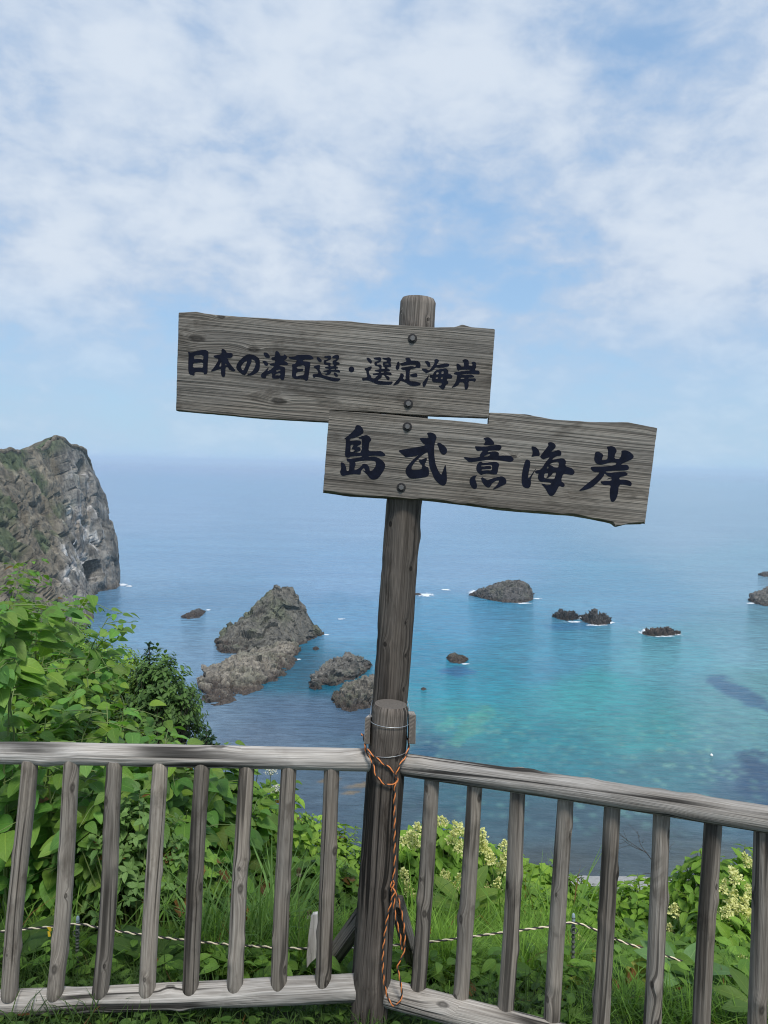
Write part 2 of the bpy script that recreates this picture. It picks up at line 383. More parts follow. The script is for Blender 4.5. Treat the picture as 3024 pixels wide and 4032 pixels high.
ys = np.concatenate([np.linspace(-8, 1.5, 12), np.linspace(1.6, 12, 90), np.geomspace(12.3, 168, 110)])
xs = np.concatenate([-np.geomspace(140, 4.2, 60), np.linspace(-4, 4, 90), np.geomspace(4.2, 140, 60)])
GX, GY = np.meshgrid(xs, ys); P = np.stack([GX.ravel(), GY.ravel(), gz(GX.ravel(), GY.ravel())], 1)
amp = 0.06 + 0.5 * smooth(P[:, 1], 8, 40) * smooth(-P[:, 1], -118, -100)
P[:, 2] += amp * fbm(np.stack([P[:, 0] * .7, P[:, 1] * .7, 0 * P[:, 0]], 1), 4, 3)
mb = MB(); isb = smooth(P[:, 1], 112, 120) * (P[:, 2] < -70)
mb.add(P, grid_faces(len(ys), len(xs)), P, np.stack([isb, isb, isb], 1))
m, t, p, o = newmat('hillside'); co = attr(t, 'uvw').outputs['Vector']; bm_ = attr(t, 'tint').outputs['Fac']
n1 = noise(t, co, 3.0, 8, 0.65); n2 = noise(t, co, 0.35, 4)
c = mix(t, n1, (0.018, 0.030, 0.010), (0.06, 0.085, 0.024)); c = mix(t, sstep(t, n2, 0.5, 0.7), c, (0.05, 0.042, 0.026))
vo = N(t, 'ShaderNodeTexVoronoi'); vo.inputs['Scale'].default_value = 1.2; t.links.new(co, vo.inputs['Vector'])
peb = mix(t, noise(t, co, 1.5, 5, 0.7), (0.14, 0.14, 0.138), (0.42, 0.415, 0.40))
setc(t, p.inputs['Base Color'], mix(t, bm_, c, peb)); p.inputs['Roughness'].default_value = 0.95
bump(t, p, n1, 1.0, 0.08); M['ground'] = m
tag(mb.build('hillside', m), kind='structure')

# ------------------------------------------------------------------ sea
H = CAMZ - SEA
srow = np.concatenate([np.linspace(H / 60000, 0.02, 26), np.arange(0.0225, 0.60, 0.0026)])
th = np.radians(np.concatenate([np.linspace(-75, -33, 30), np.arange(-32.8, 32.9, 0.17), np.linspace(33, 75, 30)]))
S_, T_ = np.meshgrid(srow, th, indexing='ij'); R_ = H / S_
P = np.stack([(R_ * np.tan(np.clip(T_, -1.25, 1.25))).ravel(), R_.ravel(), np.full(R_.size, SEA)], 1)
def to_S(P):
    d = P - np.array(CAM); a = d @ np.array(RT); b = d @ np.array(UP); c = d @ np.array(fw)
    return (CX + FPX * a / c) / K, (CY - FPX * b / c) / K
sx, sy = to_S(P)
CTRL = [  # photo place -> colour the water shows there
 (200, 1020, (150, 183, 222)), (800, 1020, (150, 184, 222)), (1500, 1045, (157, 190, 222)),
 (300, 1100, (150, 185, 224)), (800, 1110, (148, 184, 223)), (1500, 1130, (150, 185, 218)),
 (300, 1210, (137, 177, 217)), (760, 1240, (136, 177, 219)), (1000, 1220, (138, 178, 217)), (1600, 1230, (138, 180, 212)),
 (330, 1330, (120, 164, 204)), (760, 1340, (114, 164, 207)), (1000, 1340, (104, 162, 203)), (1350, 1290, (120, 170, 207)), (1620, 1390, (120, 170, 196)),
 (420, 1430, (122, 160, 196)), (650, 1450, (70, 126, 156)), (930, 1410, (84, 152, 190)), (1200, 1420, (95, 155, 190)), (1450, 1420, (105, 165, 190)),
 (420, 1560, (118, 147, 177)), (640, 1540, (101, 130, 162)), (760, 1560, (95, 122, 152)), (1000, 1480, (75, 155, 185)), (1010, 1555, (80, 155, 172)), (1300, 1500, (86, 166, 182)), (1630, 1500, (112, 166, 182)),
 (560, 1600, (106, 131, 160)), (1150, 1600, (74, 146, 166)), (1400, 1580, (85, 160, 172)), (1600, 1590, (106, 160, 176)),
 (1200, 1650, (76, 142, 162)), (1450, 1680, (88, 140, 158)), (1640, 1680, (88, 118, 148)), (920, 1640, (80, 120, 144)), (1600, 1750, (84, 116, 140)),
 (1000, 1720, (74, 112, 132)), (1200, 1760, (80, 107, 126)), (760, 1700, (92, 116, 140)), (640, 1760, (86, 108, 131)), (900, 1760, (76, 100, 119)),
 (1350, 1830, (82, 99, 113)), (1500, 1890, (90, 103, 110)), (1200, 1880, (84, 97, 107)), (800, 1850, (76, 96, 113))]
cpts = np.array([[a, b] for a, b, _ in CTRL], float); ccol = np.array([lin(tuple(v * 0.9 + q * 0.1 for v, q in zip(c, (158, 182, 204)))) for *_, c in CTRL])
Wp = np.stack([P[:, 0] / 14, P[:, 1] / 18, 0 * P[:, 0]], 1)
wx = sx + 60 * fbm(Wp, 4, 11); wy = sy + 34 * fbm(Wp, 4, 12)
num = np.zeros((len(P), 3)); dn = np.zeros(len(P))
for q, cc in zip(cpts, ccol):
    d2 = ((wx - q[0]) / 1.35) ** 2 + ((wy - q[1]) * 1.6) ** 2
    wg = 1 / (d2 + 900) ** 2; num += wg[:, None] * cc; dn += wg
col = num / dn[:, None]
def patch(cx_, cy_, rx, ry, ang, color, amt, thr=0.75, ns=0.9, seed=30):
    global col
    ca, sa = math.cos(ang), math.sin(ang); X = (sx - cx_) * ca + (sy - cy_) * sa; Y = -(sx - cx_) * sa + (sy - cy_) * ca
    d = np.sqrt((X / rx) ** 2 + (Y / ry) ** 2) + ns * 1.5 * fbm(np.stack([P[:, 0] / 6, P[:, 1] / 9, 0 * sx], 1), 6, seed, .62)
    wgt = smooth(-d, -1.05, -thr + .15)[:, None] * amt; col = col * (1 - wgt) + np.array(lin(color)) * wgt
patch(1590, 1495, 90, 22, 0.45, (90, 122, 160), .8, seed=31)
patch(1650, 1690, 70, 60, 0.2, (82, 110, 142), .8, ns=1.6, seed=32)
patch(985, 1452, 42, 14, 0.0, (88, 128, 176), .7, seed=33)
patch(1230, 1352, 60, 10, 0.0, (95, 138, 182), .6, seed=34)
patch(915, 1620, 50, 26, 0.0, (72, 108, 140), .7, ns=1.4, seed=35)
patch(1010, 1575, 60, 22, -0.7, (108, 172, 165), .5, ns=1.8, seed=36)
patch(965, 1560, 30, 12, -0.5, (108, 176, 172), .45, ns=1.5, seed=37)
for a, b, rx, ry in ((712, 1686, 24, 6), (775, 1697, 40, 8), (760, 1712, 30, 5)): patch(a, b, rx, ry, -0.12, (140, 136, 128), .85, ns=1.0, seed=38)
spk = worley(np.stack([P[:, 0] / 3.2, P[:, 1] / 4.5, 0 * sx], 1), 40)[0]
zone = np.exp(-(((sx - 1480) / 240) ** 2 + ((sy - 1640) / 90) ** 2)) + 0.8 * np.exp(-(((sx - 1010) / 140) ** 2 + ((sy - 1590) / 50) ** 2)) + .5 * np.exp(-(((sx - 1250) / 300) ** 2 + ((sy - 1740) / 60) ** 2))
wgt = (smooth(-spk, -0.48, -0.12) * np.clip(zone, 0, 1) * 0.75)[:, None]
col = col * (1 - wgt) + np.array(lin((130, 180, 180))) * wgt
# what the calm surface mirrors is left to the renderer: take it off and keep the colour of the water and its bed
CS = np.array([0.0039, 0.0159, 0.034, 0.0581, 0.0883, 0.1186, 0.1552, 0.1981, 0.2411, 0.2907, 0.3405, 0.3906, 0.441, 0.4918, 0.5428])
SPEC = np.array([[0.4074, 0.5263, 0.6771], [0.3277, 0.4397, 0.5753], [0.2808, 0.3827, 0.5064], [0.2394, 0.3313, 0.446], [0.2051, 0.2873, 0.3852], [0.1801, 0.2496, 0.3359], [0.1523, 0.2126, 0.2872], [0.1284, 0.1789, 0.2428], [0.1089, 0.1508, 0.2045], [0.0922, 0.1268, 0.1717], [0.078, 0.1069, 0.1447], [0.0655, 0.0889, 0.12], [0.0579, 0.0782, 0.1057], [0.0495, 0.0662, 0.0894], [0.0452, 0.0603, 0.0809]])
IRR = np.array([[0.4427, 0.5238, 0.6412], [0.531, 0.5985, 0.7006], [0.6022, 0.679, 0.7723], [0.6877, 0.7602, 0.8483], [0.7453, 0.8055, 0.9212], [0.7849, 0.8548, 0.969], [0.8785, 0.9477, 1.0642], [0.9842, 1.0531, 1.1614], [0.9185, 1.003, 1.1487], [1.0261, 1.1134, 1.2535], [1.0514, 1.1413, 1.2896], [1.143, 1.2381, 1.3841], [1.169, 1.2633, 1.4078], [1.2491, 1.3413, 1.4786], [1.214, 1.3094, 1.4571]])
sv = np.repeat(srow, len(th)); col = np.stack([np.clip((col[:, k] - np.interp(sv, CS, SPEC[:, k])) / np.interp(sv, CS, IRR[:, k]), 0.004, 0.6) for k in range(3)], 1)
mb = MB(); mb.add(P, grid_faces(len(srow), len(th))[:, ::-1], P, col)
m, t, p, o = newmat('sea water'); co = attr(t, 'uvw').outputs['Vector']; tint = attr(t, 'tint').outputs['Color']
x, y, z = sep(t, co)
st = noise(t, comb(t, mth(t, 'MULTIPLY', x, 0.006), mth(t, 'MULTIPLY', y, 0.018), 0.0), 1.0, 5, 0.6, 0.5)
c = mix(t, sstep(t, st, 0.35, 0.7), mix(t, 1.0, tint, (0.86, 0.88, 0.92), 'MULTIPLY'), mix(t, 1.0, tint, (1.10, 1.08, 1.06), 'MULTIPLY'))
md = noise(t, comb(t, mth(t, 'MULTIPLY', x, 0.16), mth(t, 'MULTIPLY', y, 0.24), 0.0), 1.0, 5, 0.65)
c = mix(t, sstep(t, md, 0.3, 0.7), mix(t, 1.0, c, (0.78, 0.81, 0.84), 'MULTIPLY'), mix(t, 1.0, c, (1.22, 1.19, 1.16), 'MULTIPLY'))
setc(t, p.inputs['Base Color'], c); p.inputs['IOR'].default_value = 1.33; p.inputs['Roughness'].default_value = 0.10
w1 = noise(t, comb(t, mth(t, 'MULTIPLY', x, 0.14), mth(t, 'MULTIPLY', y, 0.42), 0.0), 1.0, 6, 0.62, 0.3)
w2 = noise(t, comb(t, mth(t, 'MULTIPLY', x, 0.03), mth(t, 'MULTIPLY', y, 0.075), 4.0), 1.0, 3, 0.5, 0.3)
bump(t, p, mth(t, 'ADD', w1, mth(t, 'MULTIPLY', w2, 1.3)), 1.0, 0.75)
tag(mb.build('sea', m), kind='structure')

# foam where the swell breaks
m, t, p, o = newmat('sea foam'); co = attr(t, 'uvw').outputs['Vector']; edge = attr(t, 'tint').outputs['Fac']
setc(t, p.inputs['Base Color'], (0.80, 0.83, 0.86)); p.inputs['Roughness'].default_value = 0.8
a = mth(t, 'ADD', noise(t, co, 0.42, 6, 0.7, 0.6), mth(t, 'MULTIPLY', mth(t, 'SUBTRACT', edge, 0.5), 0.55))
setc(t, p.inputs['Alpha'], mth(t, 'MULTIPLY', sstep(t, a, 0.42, 0.66), 0.85))
mb = MB()
for cx_, cy_, rx, ry in ((920, 1285, 22, 5), (963, 1274, 12, 2.2), (1021, 1280, 12, 7), (1053, 1292, 12, 1.8), (1130, 1303, 22, 1.8), (1252, 1334, 16, 5), (1240, 1343, 26, 2.0), (1290, 1350, 28, 2.0), (1397, 1364, 20, 9), (1432, 1374, 30, 2.4), (1450, 1370, 30, 3),
                        (266, 1263, 13, 4), (280, 1266, 10, 2), (645, 1424, 8, 1.5), (450, 1317, 7, 2), (1622, 1303, 12, 2), (705, 1371, 8, 1.5), (1005, 1434, 12, 1.5), (736, 1337, 12, 1.6), (1160, 1293, 12, 1.5), (1320, 1345, 10, 3)):
    k = 26; rr = np.array([0, .5, 1.0]); an = np.linspace(0, 2 * np.pi, k, endpoint=False); V, tt = [], []
    for r_ in rr:
        for a_ in an: V.append(on_sea(cx_ + rx * 1.45 * r_ * math.cos(a_), cy_ + ry * 1.45 * r_ * math.sin(a_), SEA + 0.06)); tt.append(1 - r_)
    tt = np.array(tt); mb.add(np.array(V), grid_faces(3, k, True), np.array(V), np.stack([tt] * 3, 1))
tag(mb.build('sea_foam', m), 'white foam patches around the sea rocks', None, None, 'stuff')

# ------------------------------------------------------------------ rocks and headland
def ring_rock(base, ridge_of, prof, nlev, disp, tintf, name, mat):
    """base (n,2) closed outline on the sea; ridge_of(i) -> crest point; disp(P, tl) -> offset along the outward normal"""
    n = len(base); tl = np.concatenate([[-0.06], np.linspace(0, 1, nlev)])
    Rg = ridge_of; V = []
    for tv in tl:
        tt = max(tv, 0.0); xy = base * (1 - tt) + Rg[:, :2] * tt
        z = SEA + (Rg[:, 2] - SEA) * (1 - (1 - tt) ** prof)
        if tv < 0: z = np.full(n, SEA - 3.0)
        V.append(np.column_stack([xy, z]))
    G = np.array(V)
    du = np.roll(G, -1, 1) - np.roll(G, 1, 1); dv = np.gradient(G, axis=0)
    Nn = np.cross(du, dv); Nn /= np.linalg.norm(Nn, axis=2)[..., None] + 1e-9
    ctr = base.mean(0)
    P = G.reshape(-1, 3); Nn = Nn.reshape(-1, 3); tf = np.repeat(np.maximum(tl, 0), n)
    off = disp(P, tf)
    Q = P + Nn * off[:, None] if off.ndim == 1 else P + off
    mb = MB(); mb.add(Q, grid_faces(len(tl), n, True), Q, tintf(Q, tf))
    return mb
def signed(poly):
    x, y = poly[:, 0], poly[:, 1]; return 0.5 * np.sum(x * np.roll(y, -1) - np.roll(x, -1) * y)

ROCK_N = [0]
def sea_rock(label, front, top, deep, prof=1.5, amp=0.12, tint=(0.20, 0.19, 0.175), pale=0.0, green=0.0, n=150, nlev=46, backw=1.0, group='rocks standing in the sea', strata=0.0):
    """front: waterline seen from here, left to right (photo places); top: skyline, left to right; deep: metres to the hidden back"""
    ROCK_N[0] += 1; sd_ = ROCK_N[0] * 13
    F_ = np.array([on_sea(*q)[:2] for q in front]); L, Rr = F_[0], F_[-1]
    ax = (Rr - L); ln = np.linalg.norm(ax); ax = ax / ln; pn = np.array([-ax[1], ax[0]])
    if pn[1] < 0: pn = -pn
    bk = []
    for k in np.linspace(0.97, 0.03, 12):
        bk.append(L + ax * ln * k + pn * deep * backw * math.sin(math.pi * k) ** 0.6)
    base = resample(np.vstack([F_, np.array(bk)]), n, True)
    if signed(base) < 0: base = base[::-1]
    cr = []
    for q in top:
        # crest stands over the middle line between the two ends
        k = (q[0] - front[0][0]) / (front[-1][0] - front[0][0])
        pl = L + ax * ln * min(max(k, 0), 1) + pn * deep * 0.12
        cr.append(np.array(ats(q[0], q[1], pl[1])))
    cr = np.array(cr); cr[:, 2] = np.maximum(cr[:, 2], SEA + 0.3)
    cs = resample(cr, 80); ks = (cs[:, :2] - L) @ ax / ln
    kb = np.clip((base - L) @ ax / ln, ks.min() + 0.02, ks.max() - 0.02)
    o_ = np.argsort(ks); Rg = np.stack([np.interp(kb, ks[o_], cs[o_, j]) for j in range(3)], 1)
    Hh = cr[:, 2].max() - SEA; sc = max(Hh, ln * 0.22)
    def disp(P, tf):
        sl = math.radians(28); R3 = np.array([[math.cos(sl), 0, -math.sin(sl)], [0, 1, 0], [math.sin(sl), 0, math.cos(sl)]])
        f = (P @ R3) / sc * np.array([1.0, 1.0, 0.42])
        d = amp * sc * (2.0 * facet(f * 3.3, sd_) + 1.0 * facet(f * 7.5 + 3.1, sd_ + 5) + 0.30 * facet(f * 16.0, sd_ + 15))
        d += amp * sc * 0.6 * fbm(f * 3.5, 3, sd_ + 9)
        if strata: d += strata * sc * 0.06 * np.sign(np.sin((P[:, 2] * 1.0 + P[:, 0] * .35 + 2 * fbm(f * 3, 3, sd_)) * 14 / sc))
        return d * (0.35 + 0.65 * np.sin(np.pi * np.clip(tf * 0.85 + 0.1, 0, 1)))
    def tintf(Q, tf):
        hz_ = Q[:, 2] - SEA; nn = fbm(Q / (sc * .25), 5, sd_ + 20); c = 0.72 * np.tile(np.array(tint), (len(Q), 1)) * (1 + 0.6 * nn)[:, None]
        up = smooth(hz_ / Hh, 0.25, 0.8)
        if pale: k = (smooth(nn + up * .4, -0.05, 0.3) * pale)[:, None]; c = c * (1 - k) + np.array((0.27, 0.245, 0.205)) * k
        if green: k = (smooth(fbm(Q / (sc * .4), 4, sd_ + 33) + .05, 0.0, 0.25) * green)[:, None]; c = c * (1 - k) + np.array((0.11, 0.13, 0.075)) * k
        k = (smooth(-hz_ + 2.0 * nn, -2.4, -0.7) * 0.88)[:, None]; c = c * (1 - k) + np.array((0.055, 0.042, 0.035)) * k
        return np.clip(c, 0.01, 0.8)
    mb = ring_rock(base, Rg, prof, nlev, disp, tintf, 'sea_rock', M['rock'])
    o = mb.build('sea_rock', M['rock'], smooth=False); tag(o, label, 'rock', group); return o

sea_rock('tall pyramid shaped grey sea rock with a blunt summit', [(467, 1392), (477, 1411), (500, 1417), (526, 1419), (570, 1416), (610, 1408), (642, 1394), (672, 1384), (698, 1370)],
         [(470, 1388), (510, 1347), (536, 1324), (549, 1315), (570, 1290), (589, 1270), (610, 1269), (632, 1268), (645, 1299), (665, 1323), (685, 1352), (696, 1366)], 26, 1.2, 0.075, (0.165, 0.158, 0.138), 0, 0.6, 300, 130)
sea_rock('long low slab of pale brown rock lying in front of the pyramid rock', [(430, 1479), (440, 1513), (460, 1525), (493, 1519), (533, 1499), (582, 1482), (612, 1462), (639, 1433), (646, 1398)],
         [(432, 1474), (447, 1448), (470, 1437), (500, 1425), (526, 1415), (556, 1411), (590, 1400), (609, 1390), (635, 1387), (645, 1396)], 10, 1.9, 0.095, (0.195, 0.178, 0.15), 0.5, 0.25, 280, 90)
sea_rock('small dark rock alone in the sea left of the pyramid rock', [(394, 1335), (405, 1338), (420, 1337), (433, 1334), (445, 1321)], [(397, 1333), (414, 1325), (424, 1317), (431, 1314), (438, 1318), (445, 1319)], 5, 1.4, 0.10, (0.12, 0.115, 0.11), n=80, nlev=24)
sea_rock('tiny brown rock just off the right foot of the pyramid rock', [(676, 1403), (682, 1406), (690, 1402)], [(678, 1399), (683, 1396), (688, 1399)], 3, 1.4, 0.10, (0.12, 0.10, 0.085), n=60, nlev=18)
sea_rock('rounded layered rock left of the sign post, the farther of two', [(673, 1486), (680, 1493), (691, 1490), (700, 1480), (718, 1482), (748, 1473), (781, 1460), (804, 1437)],
         [(675, 1478), (682, 1456), (695, 1452), (708, 1437), (734, 1423), (758, 1417), (781, 1420), (797, 1428), (804, 1432)], 8, 2.0, 0.15, (0.165, 0.16, 0.15), 0.15, 0.3, 170, 60, strata=.8)
sea_rock('rough rock partly hidden by the sign post, the nearer of two', [(716, 1510), (724, 1526), (740, 1534), (761, 1537), (797, 1529), (830, 1518), (855, 1500)],
         [(718, 1506), (741, 1489), (767, 1471), (787, 1464), (812, 1464), (835, 1474), (853, 1494)], 7, 2.0, 0.15, (0.165, 0.155, 0.135), 0.2, 0.35, 170, 60, strata=.8)
sea_rock('hump backed dark rock with white surf at its left end', [(1014, 1286), (1030, 1290), (1055, 1296), (1085, 1301), (1127, 1303), (1148, 1298), (1151, 1290)],
         [(1017, 1283), (1033, 1276), (1045, 1273), (1061, 1266), (1080, 1259), (1099, 1254), (1118, 1254), (1133, 1257), (1144, 1268), (1150, 1286)], 16, 1.9, 0.10, (0.125, 0.12, 0.118), 0.1, 0.2, 200, 60)
sea_rock('jagged low reef left half of a split pair, right of the hump backed rock', [(1193, 1331), (1205, 1337), (1220, 1341), (1240, 1340), (1248, 1336)], [(1195, 1328), (1212, 1318), (1222, 1322), (1234, 1321), (1245, 1327), (1248, 1333)], 6, 1.15, 0.40, (0.085, 0.08, 0.08), n=110, nlev=34)
sea_rock('jagged low reef right half of a split pair, with knobbly top', [(1254, 1337), (1266, 1346), (1292, 1351), (1313, 1349), (1318, 1341)], [(1257, 1332), (1270, 1330), (1283, 1320), (1292, 1329), (1302, 1325), (1311, 1331), (1317, 1339)], 6, 1.15, 0.40, (0.09, 0.085, 0.082), n=110, nlev=34)
sea_rock('flat reddish reef ringed with white foam at right', [(1388, 1370), (1405, 1374), (1425, 1375), (1452, 1373), (1471, 1368)], [(1391, 1368), (1402, 1362), (1412, 1358), (1425, 1362), (1439, 1355), (1448, 1362), (1460, 1363), (1470, 1366)], 5, 1.1, 0.32, (0.125, 0.10, 0.085), n=110, nlev=30)
sea_rock('small rounded rock right of the sign post in turquoise water', [(964, 1422), (972, 1431), (993, 1434), (1005, 1431), (1012, 1425)], [(966, 1417), (974, 1412), (981, 1411), (990, 1415), (998, 1415), (1011, 1423)], 4, 1.7, 0.13, (0.125, 0.115, 0.09), n=90, nlev=28)
sea_rock('tiny dark rock tip close to the right of the sign post', [(909, 1489), (914, 1492), (922, 1489)], [(911, 1487), (915, 1485), (920, 1488)], 2, 1.4, 0.08, (0.07, 0.055, 0.05), n=50, nlev=14)
sea_rock('big grey rock cut by the right edge of the photo', [(1617, 1297), (1627, 1303), (1650, 1309), (1690, 1311), (1730, 1300)], [(1619, 1293), (1631, 1279), (1650, 1275), (1662, 1270), (1690, 1266), (1728, 1294)], 10, 2.0, 0.12, (0.14, 0.135, 0.13), 0.2, 0.1, 120, 40)
sea_rock('farthest small dark rock at the right edge of the photo', [(1640, 1243), (1650, 1246), (1675, 1246), (1695, 1242)], [(1642, 1240), (1652, 1235), (1675, 1234), (1693, 1240)], 8, 1.8, 0.08, (0.12, 0.115, 0.115), n=70, nlev=22)
sea_rock('low rock awash in breaking foam right of the sign post', [(893, 1284), (902, 1286), (912, 1284)], [(895, 1283), (902, 1281), (910, 1283)], 4, 1.5, 0.08, (0.09, 0.085, 0.085), n=50, nlev=14)

# headland
cb = [(262, 1266), (250, 1272), (232, 1274), (214, 1279), (200, 1290), (190, 1306), (188, 1318), (199, 1332), (190, 1342), (172, 1370), (168, 1388), (140, 1420), (100, 1465), (30, 1530), (-90, 1620), (-260, 1700), (-700, 1750)]
B = [np.array(on_sea(*q)[:2]) for q in cb]
B += [np.array([-330.0, 300.0]), np.array([-380.0, 520.0]), np.array([-260.0, 560.0]), np.array([B[0][0] - 40, B[0][1] + 42]), np.array([B[0][0] - 8, B[0][1] + 16])]
base = resample(np.array(B), 640, True)
if signed(base) < 0: base = base[::-1]
crest = [(205, 1016, 492), (197, 1000, 490), (191, 984, 487), (182, 964, 482), (166, 953, 474), (152, 955, 468), (138, 939, 462), (118, 934, 458), (109, 945, 452), (98, 958, 446), (84, 964, 440), (70, 960, 432), (52, 968, 424), (34, 966, 414), (20, 960, 408), (4, 966, 400), (-20, 966, 392), (-60, 960, 380), (-150, 955, 360), (-300, 950, 335), (-480, 950, 315)]
cr = np.array([np.array(ats(*q)) for q in crest]); cs = resample(cr, 300); cs[:, 2] += -1.5 + 3.2 * fbm(cs / 7.0, 4, 61) + 1.6 * fbm(cs / 2.5, 3, 62)
dd = ((base[:, None, :] - cs[None, :, :2]) ** 2).sum(-1)
wgt = np.exp(-(dd - dd.min(1, keepdims=True)) / (2 * 30.0 ** 2)); wgt /= wgt.sum(1, keepdims=True)
Rg = wgt @ cs
near = cs[np.argmin(dd, 1)]; Rg = 0.12 * Rg + 0.88 * near
def cdisp(P, tf):
    hz_ = P[:, 2] - SEA
    G = np.stack([P[:, 0] / 15, P[:, 1] / 15, P[:, 2] / 60], 1)
    d = 8.0 * fbm(G, 4, 71) + 8.0 * (ridged(np.stack([P[:, 0] / 12, P[:, 1] / 12, P[:, 2] / 48], 1), 4, 75) - 0.55)
    f1, f2, idv = worley(np.stack([P[:, 0] / 7, P[:, 1] / 7, P[:, 2] / 26], 1), 78)
    d += 4.5 * (idv - 0.5) - 1.8 * smooth(-(f2 - f1), -0.13, 0)
    d += 2.4 * fbm(P / 4.5, 4, 80)
    d *= (0.25 + 0.75 * np.sin(np.pi * np.clip(tf * 0.88 + 0.10, 0, 1))) * (1 - tf ** 10)
    px, py = to_S(P); cave = np.clip(1.15 - np.sqrt(((px - 197) / 16) ** 2 + ((py - 1238) / 27) ** 2) - .2 * (py > 1256), 0, 1)
    d -= 30 * smooth(cave, 0.05, 0.3)
    d -= 5 * smooth(np.clip(1 - np.sqrt(((px - 178) / 14) ** 2 + ((py - 1010) / 22) ** 2), 0, 1), 0, .5)
    return d
def ctint(Q, tf):
    hz_ = Q[:, 2] - SEA; n_ = fbm(Q / 14, 5, 90); px, py = to_S(Q)
    Gs = np.stack([Q[:, 0] / 6, Q[:, 1] / 6, Q[:, 2] / 26], 1); ns = fbm(Gs, 4, 91)
    right = smooth(px, 110, 165)
    c = (np.array((0.155, 0.138, 0.108)) * (1 - right)[:, None] + np.array((0.175, 0.168, 0.155)) * right[:, None]) * (1 + 0.7 * n_ + 1.1 * ns)[:, None]
    g = (smooth(n_ + 0.35 * fbm(Q / 30, 3, 93) + 0.10 * smooth(hz_, 40, 90), 0.02, 0.18) * (1 - 0.85 * right) * 0.85)[:, None]
    c = c * (1 - g) + np.array((0.052, 0.078, 0.036)) * g
    tn = smooth(np.exp(-(((px - 175) / 24) ** 2 + ((py - 1120) / 45) ** 2)) + .3 * n_, .45, .8)[:, None] * .6; c = c * (1 - tn) + np.array((0.26, 0.215, 0.165)) * tn
    face = smooth(px, 125, 145) * smooth(-px, -236, -215) * smooth(py, 1000, 1030) * smooth(-py, -1270, -1250)
    w_ = (face * smooth(fbm(np.stack([Q[:, 0] / 5, Q[:, 1] / 5, Q[:, 2] / 15], 1), 5, 95) + .10 * smooth(py, 1150, 1220), 0.09, 0.22) * 0.85)[:, None]
    c = c * (1 - w_) + np.array((0.50, 0.49, 0.475)) * w_
    wet = (smooth(-hz_ + 2 * n_, -4.5, -1.0) * .7)[:, None]; c = c * (1 - wet) + np.array((0.06, 0.048, 0.04)) * wet
    return np.clip(c, 0.012, 0.8)
mb = ring_rock(base, Rg, 1.12, 170, cdisp, ctint, 'headland', M['cliff'])
tube(mb, cs + np.array([0, 0, -1.2]) + np.stack([1.5 * fbm(cs / 6, 3, 66), 1.5 * fbm(cs / 6, 3, 67), 0 * cs[:, 0]], 1), (1.5 + 1.6 * fbm(cs / 4.0, 4, 68)) * np.minimum(1, np.linspace(0.05, 12, len(cs))), 10, 0, ctint(cs.mean(0)[None] , np.ones(1))[0] * .9)
tag(mb.build('headland', M['cliff'], smooth=False), 'tall steep rocky headland with white streaked face and sea cave at left', 'headland')

# buoy
bu = on_sea(1537, 1633, SEA); br = empty('buoy', bu, 'tiny white round buoy floating near the shore at right', 'buoy')
mb = MB(); prof = [(0.0, -.2), (.28, -.15), (.42, .1), (.42, .3), (.28, .52), (.08, .6), (.06, .8), (0.0, .82)]
an = np.linspace(0, 2 * np.pi, 16, endpoint=False)
V = np.array([[r_ * math.cos(a_), r_ * math.sin(a_), z_] for r_, z_ in prof for a_ in an]) + np.array(bu)
mb.add(V, grid_faces(len(prof), 16, True)); mb.build('float', M['buoy'], br)

